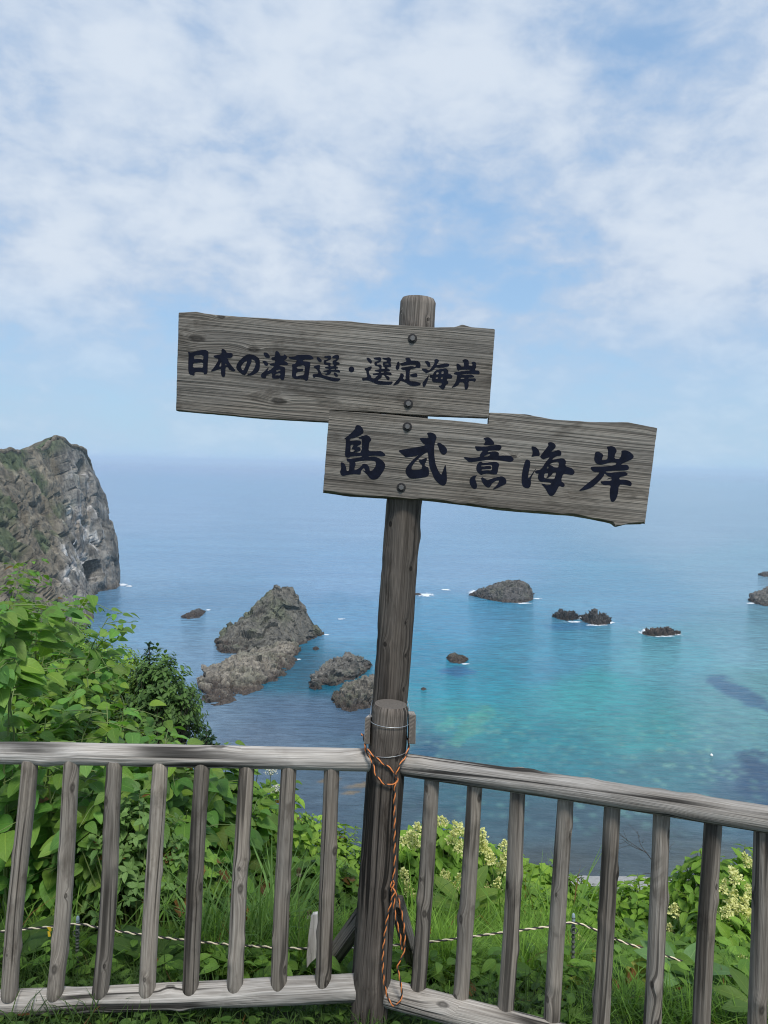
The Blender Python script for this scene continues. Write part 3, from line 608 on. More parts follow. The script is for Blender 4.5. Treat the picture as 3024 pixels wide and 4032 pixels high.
# ------------------------------------------------------------------ fence and sign post
def log(name, p0, p1, ra, rb, mat, parent, seed, caps=(M['end'], M['end']), bumpy=0.004, bend=0.006, nk=5, dimple=0.0, ringcap=True, flare=None, topfade=None, shade=1.0):
    p0, p1 = np.array(p0), np.array(p1); d = p1 - p0; L = np.linalg.norm(d); d /= L
    e1 = np.array([0, 1.0, 0]) - d * d[1]; e1 /= np.linalg.norm(e1); e2 = np.cross(d, e1)
    nu, nv = 36, max(12, int(L / 0.012)); a = np.linspace(0, 2 * np.pi, nu + 1); v = np.linspace(0, L, nv)
    A, Vv = np.meshgrid(a, v); t_ = Vv / L; R_ = ra + (rb - ra) * t_
    c, s_ = np.cos(A), np.sin(A); q = np.stack([c.ravel() * 1.2, s_.ravel() * 1.2, Vv.ravel() * 5 + seed * 3.1], 1)
    R_ = R_ + (bumpy * 2 * fbm(q, 3, 200 + int(seed))).reshape(A.shape)
    rg = np.random.default_rng(int(seed) + 5)
    for _ in range(nk):
        ka, kv = rg.uniform(0, 2 * np.pi), rg.uniform(0.05, 0.95) * L; da = np.angle(np.exp(1j * (A - ka))) * ra
        R_ = R_ + rg.uniform(.003, .0065) * np.exp(-(da / .014) ** 2 - ((Vv - kv) / .024) ** 2)
    if dimple:
        f1 = worley(np.stack([A.ravel() * ra / .035, Vv.ravel() / .06, 0 * A.ravel() + .5], 1), int(seed))[0].reshape(A.shape)
        R_ = R_ - dimple * np.exp(-(f1 / .3) ** 2)
    if flare is not None: R_ = R_ + flare(t_)
    bx = bend * np.sin(np.pi * t_ * rg.uniform(.8, 1.4)) * rg.uniform(-1, 1); by = bend * np.sin(np.pi * t_ * rg.uniform(.8, 1.6)) * rg.uniform(-1, 1)
    ch = np.minimum(1, np.minimum(Vv, L - Vv) / 0.006 * .12 + .88); R_ = R_ * ch
    Pp = p0 + d * Vv[..., None] + e1 * (R_ * c + bx)[..., None] + e2 * (R_ * s_ + by)[..., None]
    mb = MB(); U = np.stack([A * ra + seed * 1.7, Vv + seed * 2.3, np.full(A.shape, seed)], -1).reshape(-1, 3)
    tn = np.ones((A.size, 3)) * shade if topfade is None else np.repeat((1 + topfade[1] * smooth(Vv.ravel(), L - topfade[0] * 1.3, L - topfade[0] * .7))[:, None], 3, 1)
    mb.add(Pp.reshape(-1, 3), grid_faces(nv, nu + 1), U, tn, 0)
    for k, row in ((1, 0), (2, nv - 1)):
        ring = Pp[row, :-1]; ce = ring.mean(0); V = np.vstack([ring, ce + (ring - ce) * .5, [ce]]); 
        uu = np.stack([(V - ce) @ e1, (V - ce) @ e2, np.full(len(V), seed)], 1); f = []
        for i in range(nu): j = (i + 1) % nu; f += [[i, j, nu + j], [i, nu + j, nu + i], [nu + i, nu + j, 2 * nu]]
        f = np.array(f); mb.add(V, f[:, ::-1] if row == 0 else f, uu, None, k)
    return mb.build(name, [mat, caps[0], caps[1]], parent)

def uns(p): return np.array(p)
FY, FYR = 2.40, 2.03
pb = at(1447, 4150, FY)
fence = empty('wooden_fence', pb, 'weathered grey log fence with two railed panels meeting at a corner post', 'fence')
def railY(px): return FY if px <= 1540 else FY + (FYR - FY) * (px - 1540) / (3024 - 1540)
RZ = 3030.0 / FY
top_l0, top_l1 = at(-500, 2962, FY + .02), at(1500, 2990, FY)
log('top_rail', top_l0, top_l1, 0.0345, 0.0355, M['rail'], fence, 1, nk=14, bumpy=.0018, bend=.004)
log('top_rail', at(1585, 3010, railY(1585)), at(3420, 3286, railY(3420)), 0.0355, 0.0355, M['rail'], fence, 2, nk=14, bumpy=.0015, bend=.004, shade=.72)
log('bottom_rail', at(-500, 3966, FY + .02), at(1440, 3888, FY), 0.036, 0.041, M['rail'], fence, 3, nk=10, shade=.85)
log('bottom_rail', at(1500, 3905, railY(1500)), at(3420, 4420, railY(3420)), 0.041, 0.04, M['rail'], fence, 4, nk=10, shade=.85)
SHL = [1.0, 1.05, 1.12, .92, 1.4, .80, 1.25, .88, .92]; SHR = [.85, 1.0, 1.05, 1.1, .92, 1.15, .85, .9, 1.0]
bl = [(62, 1640, 20, 2150), (158, 1640, 118, 2147), (252, 1642, 216, 2143), (346, 1644, 317, 2141), (439, 1644, 411, 2138), (532, 1646, 507, 2134), (625, 1646, 602, 2131), (717, 1647, 697, 2128)]
for i, (a, b, c, d) in enumerate([(-34, 1640, -78, 2156)] + bl):
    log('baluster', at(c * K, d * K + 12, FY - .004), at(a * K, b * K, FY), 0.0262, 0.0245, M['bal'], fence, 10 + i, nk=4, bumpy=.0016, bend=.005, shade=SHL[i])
br_ = [(1699, 3040, 1642, 3950), (1870, 3068, 1810, 3995), (2043, 3095, 1985, 4045), (2228, 3122, 2165, 4140), (2412, 3150, 2357, 4190), (2607, 3180, 2554, 4240), (2805, 3212, 2755, 4290), (3007, 3243, 2968, 4340), (3200, 3275, 3170, 4390)]
for i, (a, b, c, d) in enumerate(br_):
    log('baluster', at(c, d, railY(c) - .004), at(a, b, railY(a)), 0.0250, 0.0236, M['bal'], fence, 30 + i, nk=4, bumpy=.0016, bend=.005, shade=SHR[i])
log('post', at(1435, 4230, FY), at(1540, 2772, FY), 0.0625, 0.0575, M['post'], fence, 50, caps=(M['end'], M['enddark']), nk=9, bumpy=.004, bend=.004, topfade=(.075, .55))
def box_between(name, c0, c1, hw, hh, mat, parent, seed, upv=(0, 0, 1)):
    """a sawn board from c0 to c1, half width hw (sideways) and half height hh"""
    c0, c1 = np.array(c0), np.array(c1); d = c1 - c0; L = np.linalg.norm(d); d /= L
    u_ = np.array(upv, float) - d * np.dot(upv, d); u_ /= np.linalg.norm(u_); s_ = np.cross(d, u_)
    V, U = [], []
    nn = 10
    prof = [(-hw, -hh), (hw, -hh), (hw, hh), (-hw, hh)]; peri = [0, 2 * hw, 2 * hw + 2 * hh, 4 * hw + 2 * hh, 4 * hw + 4 * hh]
    mb = MB()
    for k in range(4):
        (a0, b0), (a1, b1) = prof[k], prof[(k + 1) % 4]; V, U = [], []
        for i in range(nn):
            q = c0 + d * L * i / (nn - 1)
            V += [q + s_ * a0 + u_ * b0, q + s_ * a1 + u_ * b1]; U += [[peri[k] + seed, L * i / (nn - 1) + seed, seed], [peri[k + 1] + seed, L * i / (nn - 1) + seed, seed]]
        mb.add(V, grid_faces(nn, 2)[:, ::-1], U, None, 0)
    for e, rev in ((c0, 0), (c1, 1)):
        V = [e + s_ * a + u_ * b for a, b in prof]; U = [[a, b, seed] for a, b in prof]; f = np.array([[0, 1, 2, 3]]); mb.add(V, f if not rev else f[:, ::-1], U, None, 1)
    o = mb.build(name, [mat, M['enddark']], parent, smooth=False)
    bv = o.modifiers.new('soft edges', 'BEVEL'); bv.width = 0.0015; bv.segments = 1; bv.limit_method = 'ANGLE'
    w_ = o.modifiers.new('weld', 'WELD'); o.modifiers.move(1, 0); w_.merge_threshold = 1e-5
    return o
box_between('clamp_board', at(1446, 2878, FY - .030), at(1462, 2858, FY + .21), 0.0085, 0.040, M['rail'], fence, 60)
box_between('clamp_board', at(1624, 2872, FY - .030), at(1618, 2852, FY + .21), 0.0105, 0.044, M['rail'], fence, 61)

SY = 2.518
sp_top, sp_mid = at(1645, 1176, SY), at(1536, 2750, SY)
dv = (sp_mid - sp_top); sp_bot = sp_top + dv * (1.0 + 1.42 / 1.30)
sp_bot.z = -0.25
sign = empty('sign_post', (sp_bot.x, sp_bot.y, -0.1), 'tall log sign post with two lettered wooden name boards', 'sign post')
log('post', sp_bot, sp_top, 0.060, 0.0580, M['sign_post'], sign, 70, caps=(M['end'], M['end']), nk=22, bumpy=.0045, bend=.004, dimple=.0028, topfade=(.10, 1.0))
box_between('brace', at(1462, 3560, SY + .04), at(1268, 3830, SY + .30), 0.032, 0.022, M['bal'], sign, 72)
box_between('brace', at(1560, 3545, SY + .04), at(1632, 3800, SY + .26), 0.020, 0.022, M['bal'], sign, 73)

BY = 2.432
def poly_px(ox, oy, sc, pts): return [(ox + x * sc, oy + y * sc) for x, y in pts]
def chaikin(P, it=1):
    P = np.asarray(P, float)
    for _ in range(it):
        Q = np.roll(P, -1, 0); P = np.stack([P * .78 + Q * .22, P * .22 + Q * .78], 1).reshape(-1, 2)
    return P
def board(name, pts, thick, seed, label, wane):
    O = resample(np.array(pts), int(sum(np.linalg.norm(np.diff(np.array(pts), axis=0), axis=1)) / 7), True)
    n_ = len(O); tang = np.roll(O, -1, 0) - np.roll(O, 1, 0); nrm = np.stack([tang[:, 1], -tang[:, 0]], 1); nrm /= np.linalg.norm(nrm, axis=1)[:, None]
    wv = 1.6 * fbm(np.stack([O[:, 0] / 26, O[:, 1] / 26, 0 * O[:, 0]], 1), 3, seed)
    endm = np.abs(nrm[:, 0]) > .9; wv = wv + endm * 1.5 * fbm(np.stack([O[:, 1] / 5.0, 0 * O[:, 0], 0 * O[:, 0] + seed], 1), 3, seed + 2)
    O = O + nrm * wv[:, None]
    mid = np.interp(O[:, 0], [O[:, 0].min(), O[:, 0].max()], [pts[0][1] * .5 + pts[-1][1] * .5, pts[-12][1] * .5 + pts[-11][1] * .5 if wane > 5 else O[:, 1][O[:, 0] > O[:, 0].max() - 30].mean()])
    low = (O[:, 1] > mid) & (np.abs(nrm[:, 1]) > .8); Of = O.copy(); Of[low, 1] -= wane * (1 + 1.2 * fbm(np.stack([O[low, 0] / 60, 0 * O[low, 0], 0 * O[low, 0]], 1), 3, seed + 9))
    V = np.array([np.array(at(x, y, BY)) for x, y in Of]); Bk = np.array([np.array(at(x, y, BY)) for x, y in O]) + np.array([0, thick, 0])
    mb = MB(); cx_ = V.mean(0); ang = math.atan2(*(lambda a: (a[2], a[0]))(np.array(at(pts[len(pts) // 3][0], pts[len(pts) // 3][1], BY)) - V[0])) * 0 - 0.075
    ca, sa = math.cos(ang), math.sin(ang)
    def uv(W): return np.stack([-(W[:, 0] - cx_[0]) * sa + (W[:, 2] - cx_[2]) * ca + seed, (W[:, 0] - cx_[0]) * ca + (W[:, 2] - cx_[2]) * sa + seed * 2.0, np.full(len(W), float(seed)) ], 1)
    ins = V.copy(); ins[:, 1] += 0.0; outr = V.copy()
    idx = np.arange(n_)[None, :]
    # order so that the front face looks towards the camera (-Y)
    if signed(V[:, [0, 2]]) < 0: fr = idx[:, ::-1]; bkf = idx
    else: fr = idx; bkf = idx[:, ::-1]
    me = bpy.data.meshes.new(name)
    allV = np.vstack([V, Bk]); faces = [list(fr[0]), [n_ + i for i in bkf[0]]]
    f0 = list(fr[0])
    for i in range(n_):
        a_, b_ = f0[i], f0[(i + 1) % n_]; faces.append([b_, a_, n_ + a_, n_ + b_])
    me.from_pydata([tuple(v_) for v_ in allV], [], faces); me.update()
    U = uv(allV); U[n_:, 0] += .0; U[n_:, 1] += 0.0
    at_ = me.attributes.new('uvw', 'FLOAT_VECTOR', 'POINT'); at_.data.foreach_set('vector', U.ravel())
    at2 = me.attributes.new('tint', 'FLOAT_COLOR', 'POINT'); at2.data.foreach_set('color', np.ones(len(allV) * 4))
    me.materials.append(M['board']); o = bpy.data.objects.new(name, me); COL.objects.link(o); o.parent = sign; o.matrix_parent_inverse = sign.matrix_world.inverted()
    bv = o.modifiers.new('worn edge', 'BEVEL'); bv.width = 0.0022; bv.segments = 2; bv.limit_method = 'ANGLE'; bv.angle_limit = math.radians(50)
    tag(o, label); return o
def lettering(parent, glyphs):
    V, F = [], []
    for polys in glyphs:
        loops = []
        for pts in polys:
            C = chaikin(pts, 1); loops.append([Vector(at(x, y, BY - 0.0009)) for x, y in C])
        flat = [[Vector((q.x, q.z, 0)) for q in l] for l in loops]
        tris = geometry.tessellate_polygon(flat); b0 = len(V); pts3 = [q for l in loops for q in l]
        V += [tuple(q) for q in pts3]
        for tr in tris:
            a, b, c = (pts3[i] for i in tr)
            nrm = (b - a).cross(c - a); F.append([b0 + i for i in (tr if nrm.y < 0 else tr[::-1])])
    me = bpy.data.meshes.new('lettering'); me.from_pydata(V, [], F); me.update(); me.materials.append(M['paint'])
    o = bpy.data.objects.new('lettering', me); COL.objects.link(o); o.parent = parent; o.matrix_parent_inverse = parent.matrix_world.inverted(); return o
def bolt(parent, px, py):
    c = np.array(at(px, py, BY)); mb = MB()
    def lathe(rs, k, mat, off=0):
        an_ = np.linspace(0, 2 * np.pi, k, endpoint=False) + off
        V = np.array([[r_ * math.cos(a_), -y_, r_ * math.sin(a_)] for r_, y_ in rs for a_ in an_]) + c
        mb.add(V, grid_faces(len(rs), k, True)[:, ::-1], None, None, mat)
        top = np.arange(k)[None, :] ; mb.add(V[-k:], top, None, None, mat)
    lathe([(.0145, 0.0), (.0145, .0022), (.0135, .0028)], 28, 1)
    lathe([(.0092, .0028), (.0092, .0075), (.0078, .0092)], 6, 0, .3)
    return mb.build('bolt', [M['bolt'], M['washer']], parent, smooth=False)
s1, s2 = 1350 / 1659, 1400 / 1659
up_pts = poly_px(650, 1120, s1, [(65, 135), (150, 131), (190, 140), (260, 148), (400, 158), (480, 162), (620, 172), (800, 174), (900, 178), (1000, 190), (1130, 196), (1300, 207), (1400, 206), (1440, 193), (1480, 206), (1597, 215), (1566, 648), (1270, 637), (1100, 628), (965, 619), (797, 610), (793, 668), (470, 650), (270, 631), (52, 612)])
lo_pts = poly_px(1250, 1580, s2, [(55, 43), (220, 53), (350, 63), (510, 80), (640, 90), (798, 107), (802, 52), (970, 60), (1100, 85), (1290, 97), (1450, 98), (1586, 125), (1528, 578), (1450, 580), (1400, 592), (1380, 575), (1300, 558), (1200, 540), (1000, 525), (850, 512), (700, 490), (480, 465), (320, 458), (150, 448), (25, 430)])
bu_ = board('sign_board', up_pts, 0.030, 3, 'upper board with a small line of eleven characters', 3.0)
bl_ = board('sign_board', lo_pts, 0.032, 8, 'lower board with five large characters', 10.0)
# ---- lettering traced as outlines (first loop of each piece is the outline, others are holes)
a_ = 350 / 1659
def A(*L): return [poly_px(700, 1350, a_, l) for l in L]
def Bq(*L): return [poly_px(1020, 1350, a_, l) for l in L]
def C_(*L): return [poly_px(1400, 1380, 260 / 1659, l) for l in L]
def D_(*L): return [poly_px(1640, 1390, 280 / 1659, l) for l in L]
def E_(*L): return [poly_px(1310, 1640, 240 / 1659, l) for l in L]
def F_(*L): return [poly_px(1550, 1680, 250 / 1659, l) for l in L]
def G_(*L): return [poly_px(1800, 1690, 250 / 1659, l) for l in L]
def H_(*L): return [poly_px(2030, 1710, 260 / 1659, l) for l in L]
def I_(*L): return [poly_px(2260, 1720, 280 / 1659, l) for l in L]
small = [
 A([(188,158),(245,185),(400,135),(520,128),(575,165),(570,290),(558,400),(558,540),(540,580),(490,588),(480,540),(310,540),(318,600),(290,610),(215,585),(195,520),(195,330),(203,230)], [(298,232),(480,218),(475,325),(420,300),(345,297),(308,308)], [(290,372),(380,370),(475,362),(472,462),(400,460),(278,465)]),
 A([(815,112),(860,112),(900,150),(910,185),(1025,188),(1025,270),(900,290),(945,300),(945,340),(1000,420),(1087,520),(1030,530),(950,490),(940,455),(890,450),(890,590),(868,640),(825,630),(805,570),(808,490),(770,490),(690,520),(605,538),(690,440),(770,300),(690,275),(660,240),(720,225),(815,215)], [(812,348),(812,440),(768,438),(800,370)], [(890,380),(915,412),(890,420)]),
 A([(1090,430),(1130,350),(1215,265),(1290,215),(1385,212),(1470,250),(1530,300),(1535,450),(1505,540),(1385,608),(1285,608),(1283,598),(1385,545),(1440,450),(1455,390),(1440,330),(1375,295),(1380,345),(1330,460),(1290,560),(1250,605),(1200,585),(1130,525),(1095,480)], [(1305,322),(1245,480),(1212,520),(1178,460),(1195,410),(1250,350)]),
 Bq([(75,180),(155,182),(205,250),(195,285),(115,270)]), Bq([(55,345),(105,330),(160,360),(178,405),(140,430),(100,410),(95,380)]),
 Bq([(190,440),(150,535),(230,490),(290,430),(200,415),(195,385),(300,375),(300,320),(245,325),(222,270),(300,262),(300,170),(320,150),(355,155),(395,215),(400,240),(465,235),(470,205),(525,250),(520,290),(460,330),(530,365),(545,395),(525,412),(390,410),(375,430),(470,445),(493,485),(480,640),(458,692),(420,690),(388,650),(382,662),(320,668),(260,665),(240,640),(245,555),(160,592),(140,600),(125,665),(60,655),(25,612),(60,560),(110,520)], [(315,515),(345,500),(405,495),(395,518),(330,540)], [(305,578),(400,562),(395,605),(330,605),(308,615)]),
 Bq([(550,262),(680,250),(690,232),(780,220),(920,218),(980,240),(1022,290),(1000,305),(820,310),(822,345),(890,345),(955,360),(960,400),(945,480),(920,670),(900,705),(870,705),(825,665),(750,668),(690,675),(620,645),(612,590),(622,470),(610,400),(670,395),(715,318),(620,308),(565,290)], [(695,440),(860,408),(850,520),(840,600),(750,610),(690,630),(692,545),(820,525),(830,475),(720,490)]),
 Bq([(1070,265),(1110,262),(1170,315),(1170,350),(1130,360),(1090,320)]),
 Bq([(1010,450),(1060,415),(1145,410),(1135,470),(1130,510),(1160,545),(1165,590),(1280,625),(1420,655),(1530,665),(1490,710),(1410,720),(1300,695),(1180,650),(1060,630),(1040,648),(1010,640),(998,610),(1010,580),(1095,580),(1110,550),(1075,485)]),
 Bq([(1215,250),(1290,238),(1345,240),(1345,290),(1330,312),(1245,345),(1250,362),(1330,368),(1340,385),(1330,435),(1395,432),(1400,410),(1375,390),(1370,340),(1400,325),(1450,300),(1440,290),(1365,285),(1370,250),(1430,225),(1470,220),(1498,250),(1490,300),(1435,350),(1505,370),(1505,400),(1445,410),(1440,440),(1470,445),(1475,475),(1430,480),(1430,495),(1500,505),(1520,550),(1490,550),(1350,530),(1345,555),(1310,590),(1260,602),(1228,590),(1290,545),(1205,540),(1195,520),(1300,500),(1300,480),(1235,472),(1228,450),(1300,440),(1295,415),(1240,408),(1210,390),(1205,345),(1215,320),(1285,305),(1290,285),(1215,275)], [(1340,485),(1420,480),(1415,500),(1335,503)]),
 Bq([(1390,552),(1430,553),(1475,600),(1470,630),(1430,630),(1400,590)]),
 [[(1384 + 11.5 * math.cos(k * .524), 1454 + 11.5 * math.sin(k * .524)) for k in range(12)]],
 C_([(270,185),(310,175),(370,205),(415,265),(405,315),(380,328),(300,250)]),
 C_([(225,445),(300,435),(330,405),(400,395),(412,420),(385,475),(335,510),(340,590),(390,630),(398,690),(470,712),(540,635),(590,612),(450,618),(425,590),(470,572),(595,555),(590,535),(500,520),(472,492),(560,480),(610,465),(600,430),(570,390),(510,390),(475,350),(472,300),(500,282),(580,262),(585,245),(460,215),(450,190),(540,172),(620,165),(650,205),(640,280),(530,320),(530,350),(640,350),(660,390),(655,440),(640,462),(730,460),(735,420),(700,400),(685,340),(690,290),(790,270),(790,245),(700,215),(660,190),(760,178),(850,168),(900,220),(880,290),(885,340),(905,370),(890,410),(800,420),(780,440),(840,460),(868,500),(850,520),(780,525),(775,545),(880,550),(918,600),(890,620),(765,610),(765,625),(830,650),(860,690),(850,730),(820,750),(780,715),(720,612),(660,610),(660,670),(620,700),(545,750),(660,770),(800,780),(945,775),(920,830),(870,858),(700,862),(560,850),(490,825),(400,780),(280,745),(180,758),(165,720),(165,688),(265,690),(300,640),(275,570),(270,505),(235,480)], [(635,530),(720,520),(715,550),(640,555)], [(730,330),(830,320),(830,350),(735,352)]),
 C_([(1050,290),(1080,275),(1110,310),(1110,400),(1085,470),(1050,490),(1015,460),(1005,410),(1030,360)]),
 C_([(1245,195),(1290,178),(1360,188),(1385,220),(1390,258),(1500,258),(1580,265),(1625,310),(1638,380),(1615,440),(1555,432),(1480,450),(1365,475),(1360,600),(1355,740),(1370,768),(1480,775),(1580,795),(1650,830),(1620,868),(1540,888),(1430,892),(1360,875),(1250,795),(1160,765),(1130,755),(1085,830),(1000,865),(935,880),(1000,790),(1070,720),(1115,640),(1125,575),(1170,570),(1215,610),(1215,650),(1195,690),(1195,712),(1255,742),(1262,600),(1265,490),(1190,490),(1150,460),(1140,425),(1300,410),(1410,385),(1500,412),(1515,385),(1512,352),(1350,355),(1190,382),(1140,365),(1110,325),(1200,300),(1285,270),(1265,225)]),
 C_([(1362,612),(1430,580),(1530,570),(1558,610),(1550,665),(1440,665),(1380,640)]),
 D_([(180,188),(280,185),(320,240),(330,290),(310,325),(265,320),(240,260)]),
 D_([(118,370),(150,360),(220,368),(300,410),(365,320),(425,230),(415,160),(450,135),(500,145),(530,185),(485,240),(465,285),(600,255),(690,235),(760,250),(768,290),(740,315),(560,345),(480,335),(440,330),(410,385),(300,440),(215,478),(205,445),(150,415)]),
 D_([(298,496),(285,560),(262,640),(215,750),(180,800),(155,780),(135,700),(180,640),(240,570)]),
 D_([(302,495),(340,508),(385,505),(400,450),(470,390),(620,360),(700,360),(745,410),(740,490),(800,490),(840,540),(830,585),(790,595),(715,590),(705,650),(740,660),(745,700),(720,730),(690,730),(660,820),(620,855),(580,830),(500,760),(580,755),(595,690),(480,685),(390,678),(362,640),(368,580),(310,572)], [(465,448),(520,440),(510,500),(458,505)], [(585,425),(640,420),(632,485),(578,485)], [(450,565),(505,550),(495,600),(448,595)], [(570,560),(618,550),(612,605),(570,608)]),
 D_([(930,245),(985,250),(1030,290),(1045,320),(1110,320),(1110,240),(1095,200),(1068,175),(1090,150),(1160,140),(1215,170),(1222,240),(1220,300),(1305,300),(1305,245),(1275,225),(1310,200),(1360,200),(1395,240),(1390,330),(1360,408),(1440,405),(1475,440),(1470,490),(1390,490),(1200,480),(1040,500),(1050,512),(1160,510),(1270,495),(1340,530),(1350,560),(1300,568),(1210,570),(1205,595),(1290,590),(1385,590),(1385,640),(1365,670),(1320,650),(1215,645),(1215,780),(1195,830),(1150,862),(1125,830),(1115,680),(1000,680),(990,730),(920,780),(810,812),(870,745),(920,660),(945,560),(955,510),(890,495),(865,470),(900,445),(1050,425),(1250,405),(1262,385),(1010,385),(985,410),(945,380),(935,310)], [(1030,575),(1120,565),(1118,600),(1030,605)]),
]
large = [
 E_([(305,605),(390,545),(500,450),(610,335),(620,255),(680,230),(755,250),(815,320),(842,400),(830,455),(730,520),(600,580),(462,605),(465,665),(640,650),(740,650),(782,700),(770,750),(640,825),(740,830),(768,890),(740,940),(610,975),(600,985),(790,980),(800,610),(740,605),(705,580),(720,555),(860,510),(930,500),(1000,545),(1052,610),(1045,650),(1000,700),(985,800),(975,940),(1100,945),(1230,940),(1310,935),(1380,980),(1440,1040),(1410,1075),(1330,1082),(1200,1062),(975,1070),(975,1095),(1100,1090),(1230,1115),(1350,1190),(1430,1290),(1425,1400),(1340,1550),(1250,1670),(1180,1710),(1080,1715),(1020,1690),(940,1580),(850,1500),(800,1455),(895,1490),(860,1400),(840,1395),(770,1480),(765,1560),(740,1580),(620,1565),(420,1585),(280,1620),(230,1590),(195,1510),(235,1400),(215,1260),(240,1240),(310,1265),(365,1360),(378,1480),(440,1480),(455,1330),(455,1230),(410,1230),(385,1190),(372,1130),(450,1150),(560,1140),(800,1100),(800,1070),(640,1075),(490,1085),(440,1120),(370,1115),(330,1050),(345,880),(355,760),(360,605)], [(600,1220),(1000,1190),(1150,1210),(1180,1260),(1160,1370),(1090,1460),(1010,1490),(1000,1390),(950,1310),(880,1280),(810,1285),(800,1330),(700,1420),(590,1465),(600,1370),(630,1300)], [(485,775),(560,760),(565,795),(500,880),(600,900),(595,935),(500,980),(478,940),(490,860)]),
 F_([(120,630),(180,605),(380,575),(740,510),(840,475),(760,430),(690,330),(685,295),(730,285),(915,300),(900,225),(862,165),(950,145),(1040,165),(1110,225),(1125,290),(1080,420),(1055,560),(1065,760),(1090,950),(1150,1120),(1240,1270),(1290,1150),(1340,1000),(1360,1000),(1380,1150),(1395,1350),(1385,1460),(1330,1535),(1250,1535),(1150,1460),(1050,1340),(1010,1220),(935,1050),(915,880),(895,660),(840,680),(750,740),(650,830),(540,940),(470,1050),(470,1110),(490,1130),(620,1130),(710,1105),(740,1080),(745,1005),(690,950),(645,880),(740,855),(840,815),(875,830),(860,890),(800,1000),(850,1045),(910,1060),(930,1200),(920,1260),(870,1310),(700,1340),(520,1360),(410,1345),(330,1240),(305,1150),(340,1050),(450,920),(580,790),(670,735),(500,780),(310,800),(270,755)]),
 F_([(1130,440),(1180,410),(1260,450),(1360,530),(1400,600),(1390,680),(1330,735),(1260,720),(1200,630),(1170,520)]),
 G_([(680,240),(740,212),(820,205),(900,260),(960,330),(975,390),(930,410),(680,415),(735,330),(735,285)]),
 G_([(460,450),(500,440),(720,455),(900,425),(1080,405),(1140,425),(1170,470),(1110,555),(1000,550),(820,560),(795,605),(900,575),(1020,575),(1085,610),(1095,650),(1080,690),(1330,682),(1420,700),(1470,760),(1480,810),(1400,858),(1300,840),(1050,800),(800,795),(560,835),(310,865),(270,820),(165,740),(200,725),(330,745),(600,730),(590,670),(630,610),(680,555),(540,570),(500,540)], [(690,718),(760,670),(880,640),(820,710)]),
 G_([(640,845),(655,885),(800,870),(960,848),(1040,855),(1100,910),(1100,950),(1080,990),(1060,1130),(1030,1180),(930,1180),(820,1155),(700,1165),(640,1195),(580,1165),(510,1085),(498,1020),(515,930),(580,850)], [(620,945),(780,930),(900,925),(918,970),(905,1075),(760,1070),(640,1080),(640,1050),(740,1040),(890,1040),(895,990),(870,955),(760,960),(620,980)]),
 G_([(530,1200),(480,1250),(475,1320),(515,1420),(520,1520),(490,1558),(430,1555),(370,1500),(325,1400),(325,1310),(370,1245),(450,1210)]),
 G_([(625,1270),(660,1250),(720,1290),(790,1330),(840,1320),(960,1270),(1120,1230),(1190,1232),(1270,1290),(1295,1370),(1270,1430),(1150,1490),(1000,1560),(920,1572),(1030,1470),(1085,1390),(1095,1330),(1010,1345),(920,1410),(870,1490),(840,1520),(790,1520),(720,1470),(660,1390),(635,1320)]),
 H_([(395,320),(430,298),(520,325),(580,390),(610,480),(605,545),(500,545),(390,570),(425,500),(430,430)]),
 H_([(245,655),(290,620),(375,680),(365,800),(330,960),(315,1105),(350,1085),(430,960),(515,858),(520,870),(470,945),(380,1120),(390,1230),(370,1320),(310,1355),(240,1345),(180,1300),(150,1200),(155,1040),(180,870)]),
 H_([(482,945),(512,905),(640,888),(740,720),(870,565),(780,600),(690,635),(615,565),(640,520),(810,300),(830,270),(810,215),(870,190),(950,210),(1010,270),(1010,330),(890,440),(960,435),(1060,390),(1120,405),(1150,450),(1155,500),(1130,540),(1040,545),(970,580),(910,640),(1030,620),(1180,600),(1240,630),(1270,680),(1250,800),(1340,825),(1420,850),(1485,930),(1480,980),(1430,1025),(1300,1000),(1195,990),(1140,1170),(1230,1240),(1235,1300),(1200,1330),(1100,1290),(1060,1360),(1000,1480),(940,1540),(880,1550),(830,1510),(750,1360),(640,1235),(680,1235),(780,1280),(870,1265),(910,1215),(720,1190),(640,1195),(590,1160),(560,1090),(570,1010),(590,985),(520,985)], [(840,755),(950,700),(1060,688),(1090,710),(1080,830),(970,830),(920,790)], [(815,795),(840,845),(775,862)], [(720,985),(825,970),(810,1050),(770,1090),(790,1100),(830,1085),(910,1020),(945,960),(1025,955),(1000,1040),(970,1130),(850,1125),(715,1100)]),
 I_([(490,370),(520,345),(590,350),(660,390),(688,440),(660,500),(650,540),(690,545),(780,525),(795,400),(795,290),(762,240),(810,220),(870,210),(940,230),(985,290),(1000,340),(960,400),(940,510),(1060,515),(1100,440),(1115,370),(1100,335),(1140,315),(1210,312),(1310,350),(1390,430),(1395,480),(1340,530),(1200,590),(1130,620),(1090,655),(1220,642),(1275,680),(1285,740),(1250,775),(1150,785),(950,785),(740,805),(740,822),(820,840),(1020,820),(1190,815),(1250,850),(1255,880),(1200,910),(1060,940),(1060,1000),(1180,995),(1290,1020),(1350,1070),(1345,1130),(1315,1150),(1200,1115),(1050,1110),(1025,1350),(975,1470),(920,1520),(870,1510),(840,1420),(835,1250),(865,1115),(700,1125),(640,1085),(615,1045),(680,1030),(870,1025),(885,960),(760,995),(800,965),(885,945),(880,935),(800,920),(740,870),(715,850),(700,900),(640,980),(540,1080),(420,1180),(280,1235),(110,1265),(160,1215),(320,1080),(480,960),(570,870),(600,820),(470,820),(410,770),(385,710),(430,695),(600,700),(960,665),(1000,595),(830,598),(700,640),(600,650),(530,630),(480,560),(470,500),(485,430)]),
]
lettering(bu_, small); lettering(bl_, large)
bolt(bu_, 1624, 1333); bolt(bu_, 1608, 1590); bolt(bl_, 1604, 1680); bolt(bl_, 1580, 1919)

